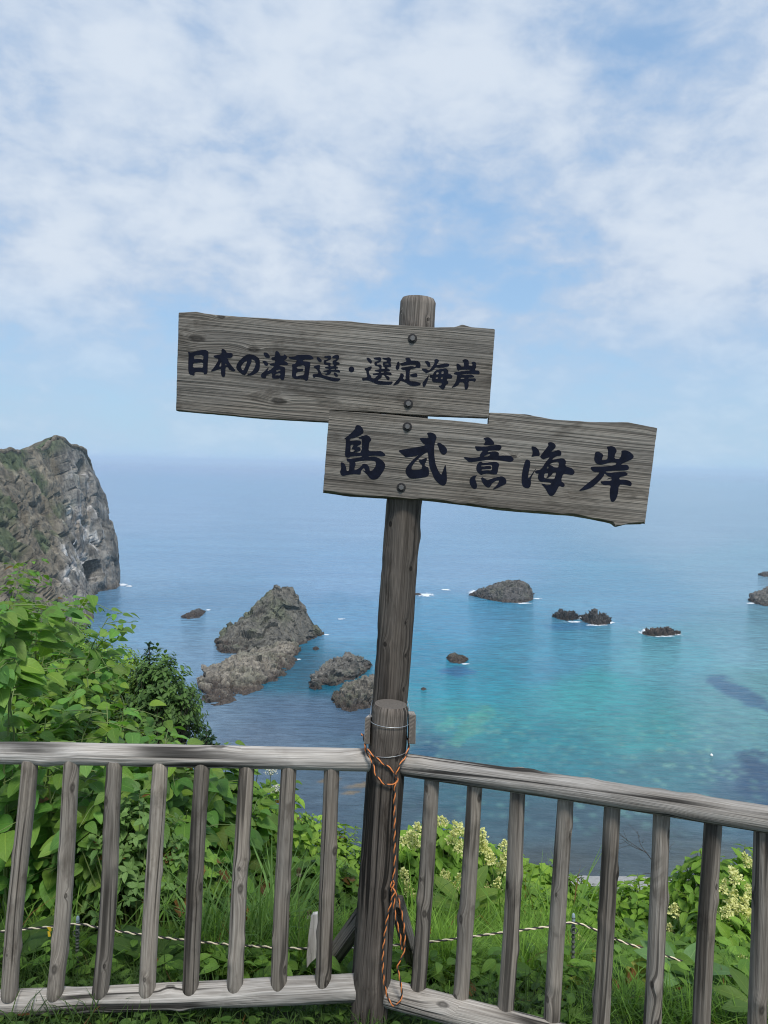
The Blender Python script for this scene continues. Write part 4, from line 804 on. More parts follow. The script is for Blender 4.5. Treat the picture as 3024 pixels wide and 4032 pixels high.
# wire loops round the two posts
def loop(name, py, label, tilt, r=0.0011, hang=None):
    mb = MB(); an_ = np.linspace(0, 2 * np.pi, 49); ctr0 = np.array(at(1540 - (py - 2772) * .0735, py, FY)); ctr1 = np.array(at(1540 - (py - 2772) * .0735, py, SY))
    P_ = []
    for a_ in an_:
        yy = math.sin(a_); cc = ctr0 if yy < 0 else ctr1
        P_.append([cc[0] + .0635 * math.cos(a_), cc[1] + .0635 * yy + 0.0, ctr0[2] + tilt * math.cos(a_) + .05 * max(yy, 0)])
    tube(mb, P_, r, 6); o = mb.build(name, M['wire']); tag(o, label, 'wire', 'wires tied round the posts')
loop('wire_loop', 2838, 'thin wire loop tied near the top of the corner post', -.003)
loop('wire_loop', 2952, 'thin wire loop just above the fence rail on the corner post', .004, .0009)

# twisted ropes
def rope(mb, P, r, pitch, mats=(0, 1), step=0.0025, ph=0.0):
    P = np.asarray(P, float); L = np.sum(np.linalg.norm(np.diff(P, axis=0), axis=1)); Q = resample(P, max(8, int(L / step)))
    T, A2, B2 = frames(Q); s_ = np.linspace(0, L, len(Q))
    for k, mt in enumerate(mats):
        a2 = ph + 2 * np.pi * s_ / pitch + k * 2 * np.pi / len(mats)
        tube(mb, Q + (A2 * np.cos(a2)[:, None] + B2 * np.sin(a2)[:, None]) * r * .5, r * .58, 7, mt)
def c7(pts, Y): return catmull([np.array(at(1250 + x * .625, 2650 + y * .625, Y if len(q) < 3 else q[2])) for q in pts for x, y in [q[:2]]], 14)
YF = FY - 0.0675
mb = MB(); R = 0.0036
rope(mb, c7([(278, 388, FY - .01), (290, 395, FY - .03), (300, 450, FY - .035), (312, 480, FY - .045), (345, 512, FY - .058), (400, 560), (460, 602), (493, 640), (496, 680), (486, 705)], YF), R, .040)
rope(mb, c7([(300, 470, FY - .03), (312, 505, FY - .042), (345, 560, FY - .055), (368, 640), (410, 690), (455, 706), (488, 690), (500, 655)], YF - .004), R, .040, ph=1)
rope(mb, c7([(560, 400, FY + .03), (574, 430, FY - .005), (572, 480, FY - .03), (545, 540, FY - .052), (512, 592), (497, 640), (503, 672), (490, 700)], YF - .002), R, .040, ph=2)
rope(mb, c7([(490, 690), (486, 760), (484, 850), (486, 950), (485, 1100), (486, 1200), (478, 1290), (466, 1310), (462, 1340), (480, 1352), (488, 1325), (472, 1300)], YF - .004), R, .040)
rope(mb, c7([(478, 1330), (468, 1375), (486, 1370), (470, 1420), (440, 1540), (420, 1680), (411, 1800), (416, 1920), (430, 2000), (450, 2060), (480, 2093), (515, 2076), (531, 2020), (520, 1930), (505, 1860), (515, 1820), (543, 1760), (549, 1650), (532, 1520), (502, 1400), (480, 1368), (470, 1350)], YF - .012), R, .040)
rope(mb, c7([(476, 1360), (483, 1400), (484, 1480), (500, 1570), (518, 1640), (526, 1700), (528, 1740)], YF - .008), R, .040, ph=.5)
tag(mb.build('orange_rope', [M['orange'], M['black']]), 'orange and black twisted rope knotted and hanging down the corner post', 'rope')

def c6(x, y): return (x * .9042, 2850 + y * .9042)
def c8(x, y): return (1550 + x * .8885, 2900 + y * .8885)
RY = 2.78
lp = [c6(-400, 930), c6(0, 905), c6(110, 893), c6(200, 886), c6(338, 872), c6(420, 886), c6(500, 901), c6(610, 917), c6(700, 930), c6(880, 950), c6(1000, 961), c6(1100, 968), c6(1330, 979), c6(1525, 975), c8(0, 925), c8(160, 910), c8(360, 885), c8(550, 860), c8(690, 842), c8(800, 826), c8(900, 860), c8(1000, 905), c8(1120, 945), c8(1340, 1015), c8(1430, 1045), c8(1575, 1080), c8(1800, 1120)]
mb = MB(); rope(mb, catmull([np.array(at(x, y, RY)) for x, y in lp], 10), 0.0046, .052, step=.004)
tag(mb.build('boundary_rope', [M['cream'], M['black']]), 'pale yellow and black rope strung low through the grass behind the fence', 'rope')
def stake(px, ptop, pbot, label):
    b = np.array(at(px - 4, pbot + 60, RY + .012)); tp = np.array(at(px, ptop, RY + .012)); r_ = empty('rope_stake', b, label, 'stake', 'steel stakes carrying the low rope')
    mb = MB(); n_ = 120; P_ = resample([b, tp], n_); rr = .0062 + .0013 * np.sign(np.sin(np.linspace(0, n_ * .9, n_))); tube(mb, P_, rr, 10); mb.build('rod', M['steel'], r_)
    mb = MB(); d_ = (tp - b) / np.linalg.norm(tp - b); tube(mb, [tp - d_ * .03, tp, tp + d_ * .012, tp + d_ * .016], [.0066, .0066, .0055, .002], 10); mb.build('cap', M['cap'], r_)
    mb = MB(); an_ = np.linspace(0, 2 * np.pi, 20); ce = tp - d_ * .045 + np.array([0, -.012, 0]); tube(mb, np.array([ce + np.array([.012 * math.cos(q), 0, .012 * math.sin(q)]) for q in an_]), .002, 6); mb.build('hook', M['steel'], r_)
stake(306, 3622, 3790, 'short steel rope stake seen between the second and third left fence bars')
stake(2258, 3612, 3890, 'taller rusty rope stake with pale blue cap right of the corner post')
mb = MB(); q = np.array(at(188, 3655, RY - .006)); V = [q + np.array(v_) for v_ in ((-.004, 0, .004), (.012, -.002, .006), (.016, -.004, -.006), (.010, -.003, -.012), (.013, -.006, -.028), (.003, -.005, -.030), (0, -.002, -.010))]
V = np.array(V); mb.add(np.vstack([V, V + [0, .0012, 0]]), np.array([[0, 1, 2, 3], [0, 3, 6, 6 - 0], [6, 3, 4, 5], [7, 10, 9, 8], [13, 10, 7, 7 + 0], [12, 11, 10, 13]])); 
tag(mb.build('rope_tag', M['tape'], smooth=False), 'small yellow tape tag tied on the low rope at left', 'tag')
# pale split stick behind the fence
wk = empty('wooden_stick', at(1215, 3800, 2.70), 'pale split wooden stick standing in the grass left of the corner post', 'stick')
mb = MB(); O = [(1232, 3602), (1250, 3600), (1252, 3700), (1246, 3770), (1222, 3792), (1208, 3812), (1207, 3770), (1214, 3690), (1224, 3615)]
V = np.array([np.array(at(x, y, 2.70)) for x, y in O]); n_ = len(V); Bk = V + np.array([0, .018, 0])
sides = np.array([[i, (i + 1) % n_, n_ + (i + 1) % n_, n_ + i] for i in range(n_)]); U = np.stack([np.vstack([V, Bk])[:, 0], np.vstack([V, Bk])[:, 2], np.ones(2 * n_) * 5], 1)
mb.add(np.vstack([V, Bk]), sides, U); mb.add(np.vstack([V, Bk]), np.arange(n_)[None, ::-1] * 1, U); mb.add(np.vstack([V, Bk]), np.arange(n_, 2 * n_)[None, :], U)
mb.build('blade', M['stick'], wk, smooth=False)

# ------------------------------------------------------------------ plants
def template(rows, cols, wf, fold=0.25, droop=0.35, wave=0.0):
    V, U = [], []
    for i in range(rows):
        s_ = i / (rows - 1); wv = wf(s_)
        for j in range(cols):
            x_ = -1 + 2 * j / (cols - 1)
            V.append([x_ * wv, s_, fold * abs(x_) * wv - droop * s_ * s_ + wave * math.sin(s_ * 9 + x_ * 2) * abs(x_)]); U.append([x_, s_, 0])
    return np.array(V), grid_faces(rows, cols), np.array(U)
def heart(s_): return 0.40 * (math.sin(math.pi * min(1, s_ * 0.97 + .03)) ** 0.55) * (1.12 - .62 * s_) if 0 < s_ < 1 else (0.10 if s_ == 0 else 0.004)
def ovate(s_): return 0.26 * math.sin(math.pi * (s_ ** .85)) ** .8 if 0 < s_ < 1 else 0.006
def lobed(s_): return (0.30 * math.sin(math.pi * s_ ** .9) ** .7) * (1 + .35 * math.sin(s_ * 19)) if 0 < s_ < 1 else .006
T_KNOT = template(9, 5, heart, .28, .30, .012)
T_OV = template(5, 3, ovate, .35, .25)
T_OV2 = template(7, 5, ovate, .30, .30, .008)
T_LOB = template(9, 3, lobed, .3, .25)
T_DOCK = template(12, 5, lambda s_: .22 * math.sin(math.pi * s_ ** .8) ** .75 if 0 < s_ < 1 else .01, .25, .25, .02)
def leaves(mb, pos, d, nrm, ln, T, tint, mat=0):
    V, F, U = T; pos, d, nrm = (np.asarray(q, float) for q in (pos, d, nrm)); n_ = len(pos)
    if n_ == 0: return
    d = d / np.linalg.norm(d, axis=1)[:, None]; nrm = nrm - d * (nrm * d).sum(1)[:, None]; nrm /= np.linalg.norm(nrm, axis=1)[:, None] + 1e-9; sd2 = np.cross(d, nrm)
    ln = np.asarray(ln, float)
    W = pos[:, None] + ln[:, None, None] * (V[None, :, 0:1] * sd2[:, None] + V[None, :, 1:2] * d[:, None] + V[None, :, 2:3] * nrm[:, None])
    nv = len(V); FF = (F[None] + (np.arange(n_) * nv)[:, None, None]).reshape(-1, 4)
    UU = np.tile(U, (n_, 1)); UU[:, 2] = np.repeat(np.arange(n_) * 1.37, nv)
    mb.add(W.reshape(-1, 3), FF, UU, np.repeat(np.asarray(tint, float), nv, 0), mat)
def tints(n_, a, b, r_, warm=0.0):
    k = r_.random(n_)[:, None]; c = np.array(a) * (1 - k) + np.array(b) * k; c = c * r_.uniform(.75, 1.25, (n_, 1))
    if warm:
        wm = r_.random(n_) < warm; c[wm] = np.array((0.20, 0.105, 0.035)) * r_.uniform(.5, 1.2, (wm.sum(), 1))
    return c
KA, KB = (0.075, 0.175, 0.034), (0.165, 0.315, 0.055)
def knotweed(bx, by, h, ns, seed, label, reach=(.2, .55), lmin=.085, lmax=.15, azc=None, lowfrac=.22):
    r_ = np.random.default_rng(seed); z0 = gzf(bx, by); root = empty('knotweed_bush', (bx, by, z0), label, 'shrub', 'knotweed bushes behind the left fence panel')
    ms, ml = MB(), MB(); Pp, Dd, Nn, Ll, Tt = [], [], [], [], []
    for _ in range(ns):
        az = r_.uniform(0, 2 * np.pi) if azc is None else azc + r_.normal(0, .8); ou = np.array([math.cos(az), math.sin(az), 0]); hh = h * r_.uniform(.72, 1.05); rc = h * r_.uniform(*reach)
        b = np.array([bx, by, z0]) + ou * r_.uniform(0, .18); t_ = np.linspace(0, 1, 16)
        C = b + ou * (rc * t_ ** 1.6)[:, None] + np.array([0, 0, 1.0]) * (hh * (t_ * 1.12 - .12 * t_ ** 3))[:, None]; C += np.cumsum(r_.normal(0, .006, C.shape), 0)
        tube(ms, C, np.linspace(.008, .0025, 16), 5, 0, None, r_.random())
        nn = int(hh / (.062 if lmax > .13 else .05)); kk = np.linspace(lowfrac, 1, nn)
        for i, q in enumerate(kk):
            c = np.array([np.interp(q, t_, C[:, j]) for j in range(3)]); side = np.cross(ou, [0, 0, 1]) * (1 if i % 2 else -1)
            dd_ = side * r_.uniform(.6, 1.0) + ou * r_.uniform(-.1, .8) + np.array([0, 0, r_.uniform(-.45, .25)])
            big = math.sin(math.pi * min(1, .25 + .7 * (1 - q))) * .75 + .3
            def put(c2, dd2, l_, young):
                Pp.append(c2 + dd2 / np.linalg.norm(dd2) * .025); Dd.append(dd2); Nn.append(np.array([0, 0, 1.0]) + ou * .25 + np.array([0, -.25, 0]) + r_.normal(0, .28, 3)); Ll.append(l_)
                k = np.clip(r_.random() * .7 + young * .55, 0, 1.25); cc = np.array(KA) * (1 - k) + np.array(KB) * k
                cc = cc * np.array((r_.uniform(.8, 1.25), 1, r_.uniform(.7, 1.3)))
                if r_.random() < .012: cc = np.array((.20, .11, .035)) * r_.uniform(.6, 1.2)
                Tt.append(cc * r_.uniform(.7, 1.25))
            put(c, dd_, r_.uniform(lmin, lmax) * big * r_.uniform(.7, 1.15), smooth(q, .75, 1.0))
            if r_.random() < .5:
                bd = dd_ / np.linalg.norm(dd_); bl2 = r_.uniform(.12, .28); e = c + bd * bl2 + np.array([0, 0, .03]); tube(ms, resample([c, c + bd * bl2 * .5 + np.array([0, 0, .03]), e], 5), np.linspace(.003, .0015, 5), 4)
                for m_ in range(4):
                    c2 = c + (e - c) * (.35 + .65 * m_ / 3); s2_ = np.cross(bd, [0, 0, 1]) * (1 if m_ % 2 else -1); put(c2, s2_ * .8 + bd * .6 + np.array([0, 0, r_.uniform(-.3, .2)]), r_.uniform(lmin * .7, lmax * .85) * big, .35)
    leaves(ml, Pp, Dd, Nn, Ll, T_KNOT, Tt)
    ms.build('stem', M['stem'], root); ml.build('foliage', M['leaf'], root)
    return root
def X(sx_, Y): return (sx_ - 829.5) / 1662.0 * Y
for i, (sx_, Y, top, ns, lab) in enumerate([
    (-60, 3.55, 1540, 12, 'knotweed bush at the left photo edge, nearest the fence'), (90, 3.5, 1560, 12, 'knotweed bush behind the first and second left fence bars'),
    (230, 3.55, 1590, 12, 'knotweed bush behind the third left fence bar'), (345, 3.7, 1640, 11, 'knotweed bush behind the fourth left fence bar'), (425, 3.9, 1675, 10, 'knotweed bush behind the fifth left fence bar'),
    (-120, 4.6, 1262, 12, 'tall knotweed bush standing at the far left edge above the rail'), (25, 4.6, 1318, 14, 'tall knotweed bush at left whose leaves overlap the headland foot'), (140, 4.7, 1425, 13, 'knotweed bush above the rail over the second left fence bar'),
    (240, 4.8, 1530, 12, 'knotweed bush above the rail over the third left fence bar'), (310, 4.9, 1598, 10, 'knotweed bush above the rail over the fourth left fence bar'), (385, 5.0, 1650, 7, 'lowest knotweed bush above the rail beside the open sea'),
    (60, 6.2, 1320, 12, 'knotweed bush farther up the slope below the headland'), (150, 6.4, 1415, 10, 'knotweed bush farther back beside the small dark trees'), (-60, 6.4, 1240, 10, 'knotweed bush farthest back at the left photo edge'),
    (-30, 3.3, 1190, 2, 'single tall knotweed shoot reaching up in front of the headland at the left edge')]):
    h = ats(sx_, top, Y).z - gzf(X(sx_, Y), Y)
    knotweed(X(sx_, Y), Y, h, ns, 100 + i, lab, (.06, .32) if ns > 3 else (.02, .10), .085 if Y < 4.2 else .07, .155 if Y < 4.2 else .125, None if ns > 3 else 0.0, .2 if ns > 3 else .87)

def bush(name, cx_, cy_, rx, ry, h, nt_, seed, label, cat, group, T=T_OV, ll=(.05, .08), ta=KA, tb=KB, per=7, warm=0.0, mat='smallleaf', up=.5, tall=1.0, zoff=0.0, stems='stem', shell=.45):
    r_ = np.random.default_rng(seed); z0 = gzf(cx_, cy_) + zoff; root = empty(name, (cx_, cy_, z0), label, cat, group); ms, ml = MB(), MB(); Pp, Dd, Nn, Ll, Tt = [], [], [], [], []
    lump = r_.uniform(-1, 1, (9, 3)); lump /= np.linalg.norm(lump, axis=1)[:, None]; la = r_.uniform(-.22, .25, 9)
    for k in range(nt_):
        v = r_.normal(0, 1, 3); v /= np.linalg.norm(v); v[2] = abs(v[2]) if r_.random() < .82 else v[2] * .6; rad = r_.uniform(shell, 1.0) * (1 + (la * np.exp(-(1 - lump @ v) * 5)).sum())
        tip = np.array([cx_ + rx * v[0] * rad, cy_ + ry * v[1] * rad, z0 + h * (.42 + .58 * v[2] * rad * tall)])
        if k % 3 == 0:
            b = np.array([cx_, cy_, z0]) + np.array([v[0] * rx * .2, v[1] * ry * .2, 0]); mdp = (b + tip) / 2 + np.array([v[0] * .1 * rx, v[1] * .1 * ry, .06 * h]); tube(ms, catmull([b, mdp, tip], 4), np.linspace(.007, .002, 9), 4)
        ax = np.array([v[0], v[1], up + .3 * v[2]]); ax /= np.linalg.norm(ax); l0 = r_.uniform(*ll); base_c = np.array(ta) + (np.array(tb) - np.array(ta)) * np.clip(r_.normal(.5, .3) + .25 * v[2], 0, 1.3)
        tube(ms, [tip - ax * l0 * 1.6, tip], [.002, .0012], 4)
        for i in range(per):
            an2 = i * 2.4 + r_.uniform(0, .5); q = np.cross(ax, [0.3, .1, 1]); q /= np.linalg.norm(q) + 1e-9; q2 = np.cross(ax, q); rd = q * math.cos(an2) + q2 * math.sin(an2)
            Pp.append(tip - ax * l0 * 1.5 * (1 - i / per)); Dd.append(rd + ax * r_.uniform(.1, .7)); Nn.append(ax + np.array([0, -.2, .6]) + r_.normal(0, .25, 3)); Ll.append(l0 * r_.uniform(.75, 1.15))
            cc = base_c * r_.uniform(.82, 1.2)
            if warm and r_.random() < warm: cc = np.array((.20, .11, .03)) * r_.uniform(.6, 1.1)
            Tt.append(cc)
    leaves(ml, Pp, Dd, Nn, Ll, T, Tt)
    ms.build('stem' if stems == 'stem' else 'trunk', M['stem'] if stems == 'stem' else M['bark'], root); ml.build('foliage' if stems == 'stem' else 'crown', M[mat], root)
    return root

DK, DK2 = (0.034, 0.080, 0.026), (0.075, 0.145, 0.038)
YG, YG2 = (0.12, 0.225, 0.030), (0.23, 0.38, 0.055)
MG, MG2 = (0.085, 0.185, 0.030), (0.17, 0.31, 0.05)
tg = 'small trees on the slope beyond the knotweed'
for i, (sx_, Y, rx, h, ta, tb, lab, sy_top) in enumerate([
    (340, 9.0, .52, 1.45, (.05, .11, .03), (.10, .19, .045), 'dark bushy tree with ragged crown against the sea at left', 1402), (372, 9.6, .44, 1.1, (.045, .10, .028), (.09, .17, .04), 'darkest lower tree leaning out over the sea beside the rail', 1470),
    (300, 9.4, .62, 1.5, (.07, .14, .026), (.15, .25, .045), 'small olive green tree in front of the dark bushy tree', 1420), (225, 9.8, .7, 1.4, YG, YG2, 'yellow green small tree rising over the knotweed', 1388),
    (150, 10.5, .7, 1.7, (.06, .14, .03), (.13, .24, .05), 'small green tree at the foot of the headland', 1335), (40, 11.0, .9, 2.1, (.06, .14, .03), (.13, .24, .05), 'green tree at the left edge below the headland', 1285), (440, 8.6, .22, .42, (.03, .07, .02), (.08, .13, .03), 'tiny bush right at the rail before the open sea', 1590)]):
    x_ = X(sx_, Y); zt = ats(sx_, sy_top, Y).z; zo = zt - h - gzf(x_, Y)
    bush('small_tree', x_, Y, rx, rx * .8, h, int(620 * rx / .6) if i < 6 else 110, 300 + i, lab, 'tree', tg, T_OV, (.05, .085), ta, tb, 8, 0, 'smallleaf', .5, 1.0, zo, 'trunk', .35)
def conifer(sx_, sy_, Y, h, seed, label):
    r_ = np.random.default_rng(seed); tp = np.array(ats(sx_, sy_, Y)); b = tp - np.array([0, 0, h]); root = empty('conifer', b, label, 'tree', 'young conifers poking up against the sea'); ms, ml = MB(), MB()
    tube(ms, resample([b, tp], 8), np.linspace(.022, .003, 8), 6); Pp, Dd, Nn, Ll, Tt = [], [], [], [], []
    for z_ in np.arange(.03, h, .065):
        L = .03 + .17 * z_ / h * r_.uniform(.7, 1.1)
        for k in range(7):
            a2 = r_.uniform(0, 6.28); o_ = np.array([math.cos(a2), math.sin(a2), r_.uniform(-.1, .35)])
            for j in range(5): Pp.append(tp - np.array([0, 0, z_]) + o_ * L * (j / 5)); Dd.append(o_ + r_.normal(0, .5, 3)); Nn.append(np.array([0, 0, 1.0]) + r_.normal(0, .4, 3)); Ll.append(r_.uniform(.03, .05)); Tt.append(np.array((.026, .065, .028)) * r_.uniform(.6, 1.5))
    leaves(ml, Pp, Dd, Nn, Ll, T_OV, Tt); ms.build('trunk', M['bark'], root); ml.build('crown', M['smallleaf'], root)
conifer(323, 1386, 9.2, 1.0, 400, 'thin young conifer spire standing above the dark bushy tree'); conifer(446, 1574, 7.6, .35, 401, 'small conifer tip just above the rail, the left of two'); conifer(457, 1590, 7.6, .3, 402, 'small conifer tip just above the rail, the right of two')

# light shrubs on both sides of the corner post
for i, (sx_, Y, rx, h, n_, T, ll, ta, tb, lab, top) in enumerate([
    (300, 3.25, .26, .5, 150, T_OV, (.035, .06), (.09, .18, .05), (.17, .29, .09), 'fine leaved pale creeper clump between the third and fourth left fence bars', 1765), (395, 3.3, .24, .5, 110, T_LOB, (.06, .10), (.06, .13, .03), MG2, 'lobed leaved plant with browned leaves between the fourth and fifth left fence bars', 1830),
    (505, 4.4, .34, .85, 120, T_KNOT, (.06, .10), MG, MG2, 'broad leaved shrub behind the sixth left fence bar', 1672), (575, 4.9, .40, .9, 170, T_OV2, (.06, .10), MG, YG2, 'bright green shrub behind the sixth and seventh left fence bars', 1745),
    (650, 5.2, .40, .8, 190, T_OV, (.05, .08), YG, YG2, 'yellow green shrub behind the seventh left fence bar', 1785), (735, 5.0, .36, .8, 190, T_OV, (.045, .075), YG, YG2, 'yellow green shrub between the eighth bar and the corner post', 1832),
    (600, 4.0, .28, .6, 110, T_OV2, (.07, .11), MG, MG2, 'leafy shrub low behind the seventh left fence bar', 1860), (700, 3.9, .30, .55, 160, T_LOB, (.07, .10), (.03, .075, .02), MG2, 'lobed leaved plant beside the corner post at left', 1880),
    (1190, 4.6, .34, .75, 170, T_LOB, (.07, .11), YG, YG2, 'yellow green lobed leaved shrub behind the fourth right fence bar', 1890), (1140, 4.0, .30, .6, 120, T_OV2, (.07, .11), MG, YG2, 'green shrub behind the third right fence bar', 1940),
    (1290, 5.4, .55, .9, 240, T_OV, (.05, .085), MG, YG2, 'low green shrub at the foot of the beach view behind the fifth right bar', 1962), (1400, 5.6, .55, .9, 240, T_OV, (.05, .085), MG, YG2, 'low green shrub behind the sixth right fence bar', 1975),
    (1360, 4.4, .50, .7, 230, T_OV2, (.06, .10), MG, YG2, 'leafy shrub between the fifth and sixth right fence bars', 2010), (1500, 4.5, .45, .8, 200, T_OV2, (.06, .10), MG, YG2, 'leafy shrub behind the seventh right fence bar', 1950), (1320, 9.5, .7, .8, 260, T_OV, (.04, .06), DK, (.04, .075, .022), 'low dark green bush on the slope just above the pebble beach', 1936)]):
    x_ = X(sx_, Y); zo = min(0.0, ats(sx_, top, Y).z - h - gzf(x_, Y)) if i != 14 else ats(sx_, top, Y).z - h - gzf(x_, Y)
    hh = ats(sx_, top, Y).z - gzf(x_, Y)
    bush('leafy_shrub', x_, Y, rx, rx * .8, max(.25, hh * 1.12 + .05), int(n_ * 1.25), 500 + i, lab, 'shrub', 'leafy green shrubs on the slope', T, ll, ta, tb, 7, .10 if i == 1 else .012, 'leaf' if T is not T_OV else 'smallleaf')

# flowering shrubs with cream panicles
def panicle_mesh(seed):
    r_ = np.random.default_rng(seed); mb = MB(); Pp, Dd, Nn, Ll, Tt = [], [], [], [], []
    for k in range(150):
        z_ = r_.random() ** 1.3; rad = .034 * (1 - z_) ** .7 * r_.uniform(.35, 1.05) * (1 + .35 * math.sin(z_ * 22)); a2 = r_.uniform(0, 6.28)
        Pp.append([rad * math.cos(a2), rad * math.sin(a2), z_ * .085]); d_ = np.array([math.cos(a2), math.sin(a2), r_.uniform(-.2, .9)])
        for _ in range(1): Dd.append(d_ + r_.normal(0, .5, 3)); Nn.append(d_ * .6 + np.array([0, 0, .7]) + r_.normal(0, .4, 3))
        Ll.append(r_.uniform(.009, .017)); Tt.append(np.array((.80, .82, .40)) * r_.uniform(.75, 1.1))
    Tp = template(3, 3, lambda s_: .42 if 0 < s_ < 1 else .12, .3, .2)
    leaves(mb, Pp, Dd, Nn, Ll, Tp, Tt); tube(mb, [[0, 0, -.07], [0, 0, .08]], [.0018, .001], 4, 0, (.16, .22, .06))
    o = mb.build('flower_panicle', M['flower']); me = o.data; bpy.data.objects.remove(o); return me
PMESH = [panicle_mesh(k) for k in range(4)]
pn_i = [0]
fl = [  # bush centre (photo x), depth, spread, top, leaves, label, panicles (crop places)
 (905, 4.1, .27, 1800, 150, 'flowering shrub right beside the corner post with small cream flowers', [(50, 430), (100, 440), (45, 580), (65, 655), (105, 382)]),
 (985, 4.2, .38, 1772, 260, 'tallest flowering shrub behind the first and second right fence bars', [(208, 345), (235, 345), (290, 375), (255, 430), (285, 465), (220, 600), (285, 630), (232, 615), (296, 395)]),
 (1075, 4.3, .36, 1830, 230, 'flowering shrub behind the second and third right fence bars', [(393, 408), (396, 440), (490, 450), (420, 490), (435, 525), (490, 500), (485, 550), (410, 640), (455, 632), (400, 470), (440, 510)]),
 (1120, 4.8, .28, 1890, 110, 'smaller flowering shrub behind the third right fence bar', [(582, 592), (570, 585)]),
 (1625, 3.7, .34, 1850, 240, 'flowering shrub cut by the right photo edge with many cream spikes', [(1580, 525), (1525, 600), (1460, 650), (1500, 700), (1530, 740), (1560, 760), (1470, 750), (1580, 790), (1505, 840), (1545, 715), (1490, 735), (1590, 680), (1515, 855)]),
 (1450, 4.0, .38, 1950, 190, 'flowering shrub with drooping cream spikes behind the sixth and seventh right bars', [(1240, 740), (1222, 812), (1240, 888), (1280, 902), (1318, 932), (1230, 950), (1260, 760), (1300, 915)]),
 (1290, 3.5, .26, 2015, 110, 'low flowering shrub by the capped rope stake', [(825, 880), (655, 925), (822, 900), (640, 918)]),
 (1610, 3.3, .24, 2070, 100, 'low flowering plant at the right edge below the rope', [(1550, 1000), (990, 992)])]
for i, (sx_, Y, rx, top, n_, lab, pans) in enumerate(fl):
    x_ = X(sx_, Y); hh = max(.28, (ats(sx_, top, Y).z - gzf(x_, Y)) * 1.1)
    root = bush('flowering_shrub', x_, Y, rx, rx * .8, hh, n_, 600 + i, lab, 'shrub', 'cream flowering shrubs behind the right fence panel', T_OV2, (.055, .085), (.09, .19, .026), (.21, .37, .048), 7, 0, 'leaf')
    for (a2, b2) in pans:
        px, py = c8(a2, b2); q = at(px, py + 40, Y - rx * random.Random(a2).uniform(.72, 1.08)); o = bpy.data.objects.new('flower_panicle', PMESH[pn_i[0] % 4]); pn_i[0] += 1
        COL.objects.link(o); o.parent = root; o.matrix_parent_inverse = root.matrix_world.inverted(); o.location = q; rr = random.Random(a2 * 7 + b2)
        o.rotation_euler = (rr.uniform(-.5, .3), rr.uniform(-.45, .45), rr.uniform(0, 6)); s_ = rr.uniform(.55, .92); o.scale = (s_, s_, s_ * 1.05)

# broad leaf plants and docks in the grass
def rosette(sx_, sy_, Y, n_, ll, seed, label, ta, tb, upr=(.2, 1.0), hgt=0.0):
    r_ = np.random.default_rng(seed); c = np.array(ats(sx_, sy_, Y)); z0 = min(c[2], gzf(c[0], c[1]) + .12); b = np.array([c[0], c[1], gzf(c[0], c[1])]); root = empty('dock_plant', b, label, 'plant', 'broad leaved dock plants in the grass'); ms, ml = MB(), MB(); Pp, Dd, Nn, Ll, Tt = [], [], [], [], []
    for k in range(n_):
        a2 = k * 2.4 + r_.uniform(-.3, .3); q = np.array([math.cos(a2), math.sin(a2), r_.uniform(*upr)]); st_ = c + np.array([0, 0, -hgt * r_.random()]); tube(ms, [b, (b + st_) / 2, st_ + q * .04], [.004, .0035, .002], 5)
        Pp.append(st_ + q * .03); Dd.append(q); Nn.append(np.array([-q[0] * .5, -q[1] * .5 - .4, 1.0])); Ll.append(r_.uniform(*ll)); k2 = r_.random(); Tt.append(np.array(ta) * (1 - k2) + np.array(tb) * k2)
    leaves(ml, Pp, Dd, Nn, Ll, T_DOCK, Tt); ms.build('stem', M['stem'], root); ml.build('foliage', M['leaf'], root)
rosette(1470, 2110, 2.75, 9, (.12, .19), 700, 'dock plant with tall pointed pale leaves between the sixth and seventh right bars', (.11, .21, .08), (.16, .30, .10))
rosette(1330, 2160, 2.7, 7, (.14, .2), 701, 'dock plant with rounded leaf and yellowing edge behind the fifth right bar', (.12, .23, .04), (.24, .26, .04))
rosette(560, 2090, 2.85, 6, (.13, .19), 702, 'dock plant low in the grass behind the sixth left bar', (.09, .19, .05), (.14, .26, .07))
rosette(330, 2080, 2.8, 7, (.12, .18), 703, 'dock plant low behind the fourth left bar', (.05, .11, .03), (.08, .15, .03))
rosette(20, 2080, 2.8, 8, (.14, .2), 704, 'dock plant low at the left photo edge', (.05, .11, .03), (.08, .15, .03))
rosette(1640, 2180, 2.4, 7, (.08, .12), 705, 'dock plant at the lower right photo corner', (.06, .13, .03), (.12, .2, .04))
rosette(1000, 1960, 3.6, 6, (.16, .22), 706, 'broad leaf plant below the tallest flowering shrub', (.11, .2, .04), (.18, .28, .05))

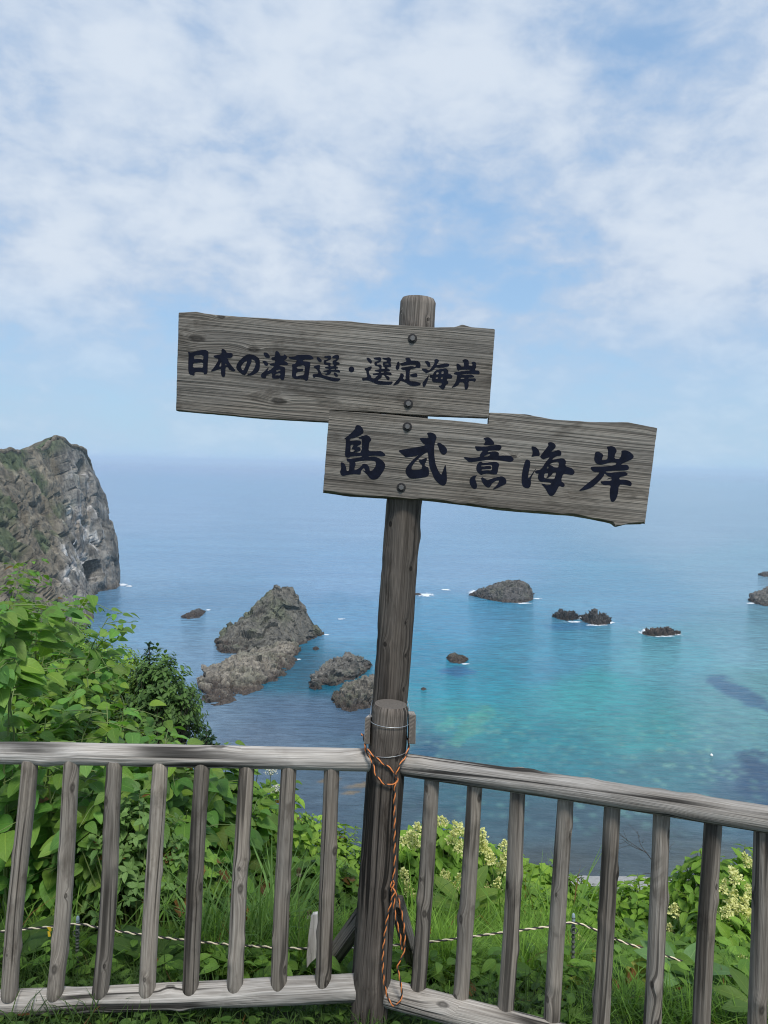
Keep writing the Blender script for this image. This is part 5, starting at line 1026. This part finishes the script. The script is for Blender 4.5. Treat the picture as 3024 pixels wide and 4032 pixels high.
# grass, weeds and ground cover
def grass(mb, n_, area, hl, wd, ta, tb, seed, lean=.5, sparse=0.0):
    r_ = np.random.default_rng(seed); (a0, a1), (y0, y1) = area; Y = r_.uniform(y0, y1, n_); x_ = (r_.uniform(a0, a1, n_) - 829.5) / 1662 * Y
    cl = vnoise(np.stack([x_ * 7, Y * 7, 0 * Y], 1), seed); k = cl > sparse; Y, x_, cl = Y[k], x_[k], cl[k]; n_ = len(Y)
    z = gz(x_, Y); L = r_.uniform(*hl, n_) * (.6 + .7 * cl); az = r_.uniform(0, 6.28, n_); le = r_.uniform(.1, lean, n_) * L
    ou = np.stack([np.cos(az), np.sin(az), 0 * az], 1); sd2 = np.stack([-np.sin(az), np.cos(az), 0 * az], 1); t_ = np.array([0, .35, .7, 1.0]); wv = np.array([1.0, .9, .6, .04]); V = []
    for q, ww in zip(t_, wv):
        c = np.stack([x_, Y, z], 1) + ou * (le * q ** 1.9 * 1.6)[:, None] + np.array([0, 0, 1.0]) * (L * (q - .35 * q ** 3 * (le / L) * 1.5))[:, None]; hw = (r_.uniform(*wd, n_) * ww)[:, None] * 0 + (wd[0] + (wd[1] - wd[0]) * cl)[:, None] * ww
        V += [c - sd2 * hw, c + sd2 * hw]
    V = np.stack(V, 1); nv = 8; F = np.array([[0, 1, 3, 2], [2, 3, 5, 4], [4, 5, 7, 6]]); FF = (F[None] + (np.arange(n_) * nv)[:, None, None]).reshape(-1, 4)
    U = np.tile(np.array([[-1, 0, 0], [1, 0, 0], [-1, .35, 0], [1, .35, 0], [-1, .7, 0], [1, .7, 0], [-1, 1, 0], [1, 1, 0.0]]), (n_, 1)); mb.add(V.reshape(-1, 3), FF, U, np.repeat(tints(n_, ta, tb, r_, .015), nv, 0))
mb = MB(); GA, GB = (.10, .21, .032), (.20, .36, .06)
grass(mb, 5200, ((380, 790), (2.80, 3.5)), (.10, .26), (.0018, .0032), GA, GB, 1, .7)
grass(mb, 380, ((410, 640), (2.85, 3.4)), (.30, .52), (.0035, .0065), (.09, .19, .05), (.18, .32, .09), 2, .5)
grass(mb, 9000, ((850, 1300), (2.80, 3.7)), (.12, .26), (.0014, .0028), (.11, .225, .03), (.22, .39, .06), 3, .8)
grass(mb, 300, ((880, 1280), (3.2, 3.9)), (.35, .55), (.003, .005), GA, GB, 4, .6)
grass(mb, 4200, ((1250, 1720), (2.35, 3.4)), (.07, .17), (.0016, .003), GA, GB, 5, .8)
grass(mb, 3000, ((-80, 420), (2.6, 3.3)), (.08, .20), (.0016, .003), (.04, .09, .02), (.09, .16, .035), 6, .8)
grass(mb, 220, ((-60, 420), (2.8, 3.3)), (.22, .4), (.003, .005), GA, GB, 8, .8)
grass(mb, 5200, ((-80, 1720), (1.95, 2.6)), (.05, .15), (.0014, .0028), (.035, .075, .018), (.075, .14, .03), 7, .9)
tag(mb.build('grass', M['grass']), 'long green grass growing behind and under the fence', None, None, 'stuff')
mb = MB(); r_ = np.random.default_rng(88)
def cover(n_, a, y, ll, ta, tb, hz_, T=T_OV, warm=.02):
    Y = r_.uniform(*y, n_); x_ = (r_.uniform(*a, n_) - 829.5) / 1662 * Y; z = gz(x_, Y) + r_.uniform(.0, hz_, n_); az = r_.uniform(0, 6.28, n_)
    leaves(mb, np.stack([x_, Y, z], 1), np.stack([np.cos(az), np.sin(az), r_.uniform(-.2, .5, n_)], 1), np.stack([r_.normal(0, .3, n_), r_.normal(-.25, .3, n_), np.ones(n_)], 1), r_.uniform(*ll, n_), T, tints(n_, ta, tb, r_, warm))
cover(3600, (-150, 1800), (1.9, 2.65), (.025, .06), (.05, .115, .022), (.12, .22, .04), .07)
cover(4200, (-150, 1800), (2.65, 4.2), (.04, .085), (.075, .165, .028), (.17, .31, .05), .16, T_OV2)
cover(5200, (-250, 1900), (4.2, 9), (.05, .11), (.08, .17, .028), (.17, .31, .05), .35, T_OV2)
cover(6000, (-400, 2000), (9, 26), (.10, .24), (.03, .07, .016), (.08, .14, .03), .8)
tag(mb.build('ground_cover', M['leaf']), 'mixed low weeds covering the slope', None, None, 'stuff')

# plantain stalks, umbels, clover heads, dead bush
def stalk(sx0, sy0, sx1, sy1, Y, label, kind):
    b, tp = np.array(ats(sx0, sy0, Y)), np.array(ats(sx1, sy1, Y)); root = empty({'p': 'plantain_stalk', 'u': 'umbel_flower', 'c': 'clover_flower'}[kind], b, label, 'flower', {'p': 'plantain stalks in the grass', 'u': 'white umbel flowers', 'c': 'white clover heads in the grass'}[kind])
    ms, mh = MB(), MB(); tube(ms, catmull([b, (b + tp) / 2 + np.array([.006, 0, 0]), tp], 5), .0016, 5); ms.build('stem', M['stem'], root); r2 = np.random.default_rng(int(sx0)); Pp, Dd, Ll, Tt = [], [], [], []
    if kind == 'p':
        for k in range(60): z_ = r2.random(); a2 = r2.uniform(0, 6.28); Pp.append(tp + np.array([.004 * math.cos(a2), .004 * math.sin(a2), z_ * .03])); Dd.append([math.cos(a2), math.sin(a2), .8]); Ll.append(.007); Tt.append(np.array((.16, .12, .06) if z_ > .35 else (.45, .42, .3)))
    elif kind == 'u':
        for k in range(26):
            a2 = r2.uniform(0, 6.28); rr = .045 * r2.random() ** .5; e = tp + np.array([rr * math.cos(a2), rr * math.sin(a2), .03 - 6 * rr * rr]); tube(mh, [tp - np.array([0, 0, .01]), e], .0007, 3, 0, (.2, .28, .1))
            for j in range(7): Pp.append(e + r2.normal(0, .004, 3)); Dd.append(np.append(r2.normal(0, 1, 2), .3)); Ll.append(.006); Tt.append(np.array((.78, .78, .70)))
    else:
        for k in range(80): v = r2.normal(0, 1, 3); v /= np.linalg.norm(v); Pp.append(tp + v * .005); Dd.append(v); Ll.append(.007); Tt.append(np.array((.72, .74, .64)) * r2.uniform(.8, 1.1))
    leaves(mh, Pp, Dd, np.array(Dd) * .2 + np.array([0, 0, 1.0]) + r2.normal(0, .2, (len(Pp), 3)), Ll, template(3, 3, lambda s_: .35 if 0 < s_ < 1 else .1, .2, .1), Tt); mh.build('flower_head', M['flower'], root)
stalk(640, 2130, 645, 1895, 2.8, 'tall plantain stalk with pale flower ring between the seventh and eighth left bars', 'p')
stalk(618, 2120, 622, 1990, 2.85, 'shorter plantain stalk beside the seventh left bar', 'p'); stalk(652, 2120, 668, 1985, 2.85, 'plantain stalk leaning right near the pale stick', 'p'); stalk(600, 2110, 606, 2010, 2.9, 'shortest plantain stalk of the group by the seventh left bar', 'p')
stalk(575, 1775, 585, 1672, 4.2, 'white umbel flower just under the rail by the sixth left bar', 'u'); stalk(590, 1790, 597, 1712, 4.2, 'smaller white umbel flower below the other umbel', 'u')
stalk(1035, 2080, 1034, 2050, 3.0, 'white clover head behind the second right bar, upper one', 'c'); stalk(1012, 2185, 1010, 2155, 2.8, 'white clover head low between the first two right bars', 'c'); stalk(906, 2165, 904, 2148, 2.62, 'white clover head touching the lower rail by the first right bar', 'c'); stalk(950, 2175, 948, 2155, 2.62, 'white clover head on the lower rail past the first right bar', 'c'); stalk(900, 2060, 896, 2035, 3.1, 'white clover head in the shade beside the corner post', 'c')
db = np.array(ats(1540, 1990, 5.2)); root = empty('dead_bush', db, 'bare grey dead bush twigs in front of the pebble beach', 'shrub'); mb = MB(); r2 = np.random.default_rng(77)
def twig(p, d_, L, r_, dep):
    e = p + d_ * L; mid = (p + e) / 2 + r2.normal(0, L * .08, 3); tube(mb, catmull([p, mid, e], 3), np.linspace(r_, r_ * .55, 7), 5)
    if dep:
        for _ in range(3 if dep > 1 else 2): q = p + d_ * L * r2.uniform(.45, 1); d2 = d_ + r2.normal(0, .55, 3); d2 /= np.linalg.norm(d2); twig(q, d2, L * r2.uniform(.5, .8), r_ * .55, dep - 1)
for e in ((1495, 1880), (1470, 1890), (1520, 1860), (1500, 1905), (1560, 1880)):
    v = np.array(ats(*e, 5.2 + r2.uniform(-.1, .1))) - db; twig(db, v / np.linalg.norm(v), np.linalg.norm(v) * .62, .015, 3)
for e in ((1395, 1840), (1425, 1850)):
    s0 = np.array(ats(1450, 1915, 5.3)); v = np.array(ats(*e, 5.3)) - s0; twig(s0, v / np.linalg.norm(v), np.linalg.norm(v), .005, 2)
mb.build('branches', M['twig'], root)

# ------------------------------------------------------------------ haze over the water
hb = bpy.data.meshes.new('haze'); x_ = 62000.0; z0, z1 = SEA - 90.0, 60.0
vv = [(sx_ * x_, sy_ * x_, z_) for z_ in (z0, z1) for sx_, sy_ in ((-1, -1), (1, -1), (1, 1), (-1, 1))]
HAZE = True
if HAZE:
    hb.from_pydata(vv, [], [(3, 2, 1, 0), (4, 5, 6, 7), (0, 1, 5, 4), (1, 2, 6, 5), (2, 3, 7, 6), (3, 0, 4, 7)]); hb.update()
    ho = bpy.data.objects.new('haze', hb); COL.objects.link(ho); tag(ho, None, None, None, 'stuff')
    m = bpy.data.materials.new('haze air'); m.use_nodes = True; t = m.node_tree; t.nodes.clear(); out = N(t, 'ShaderNodeOutputMaterial'); pv = N(t, 'ShaderNodeVolumePrincipled')
    pv.inputs['Color'].default_value = (0.72, 0.88, 1.0, 1); pv.inputs['Density'].default_value = 1.0e-4; pv.inputs['Anisotropy'].default_value = 0.0
    t.links.new(pv.outputs[0], out.inputs['Volume']); hb.materials.append(m)
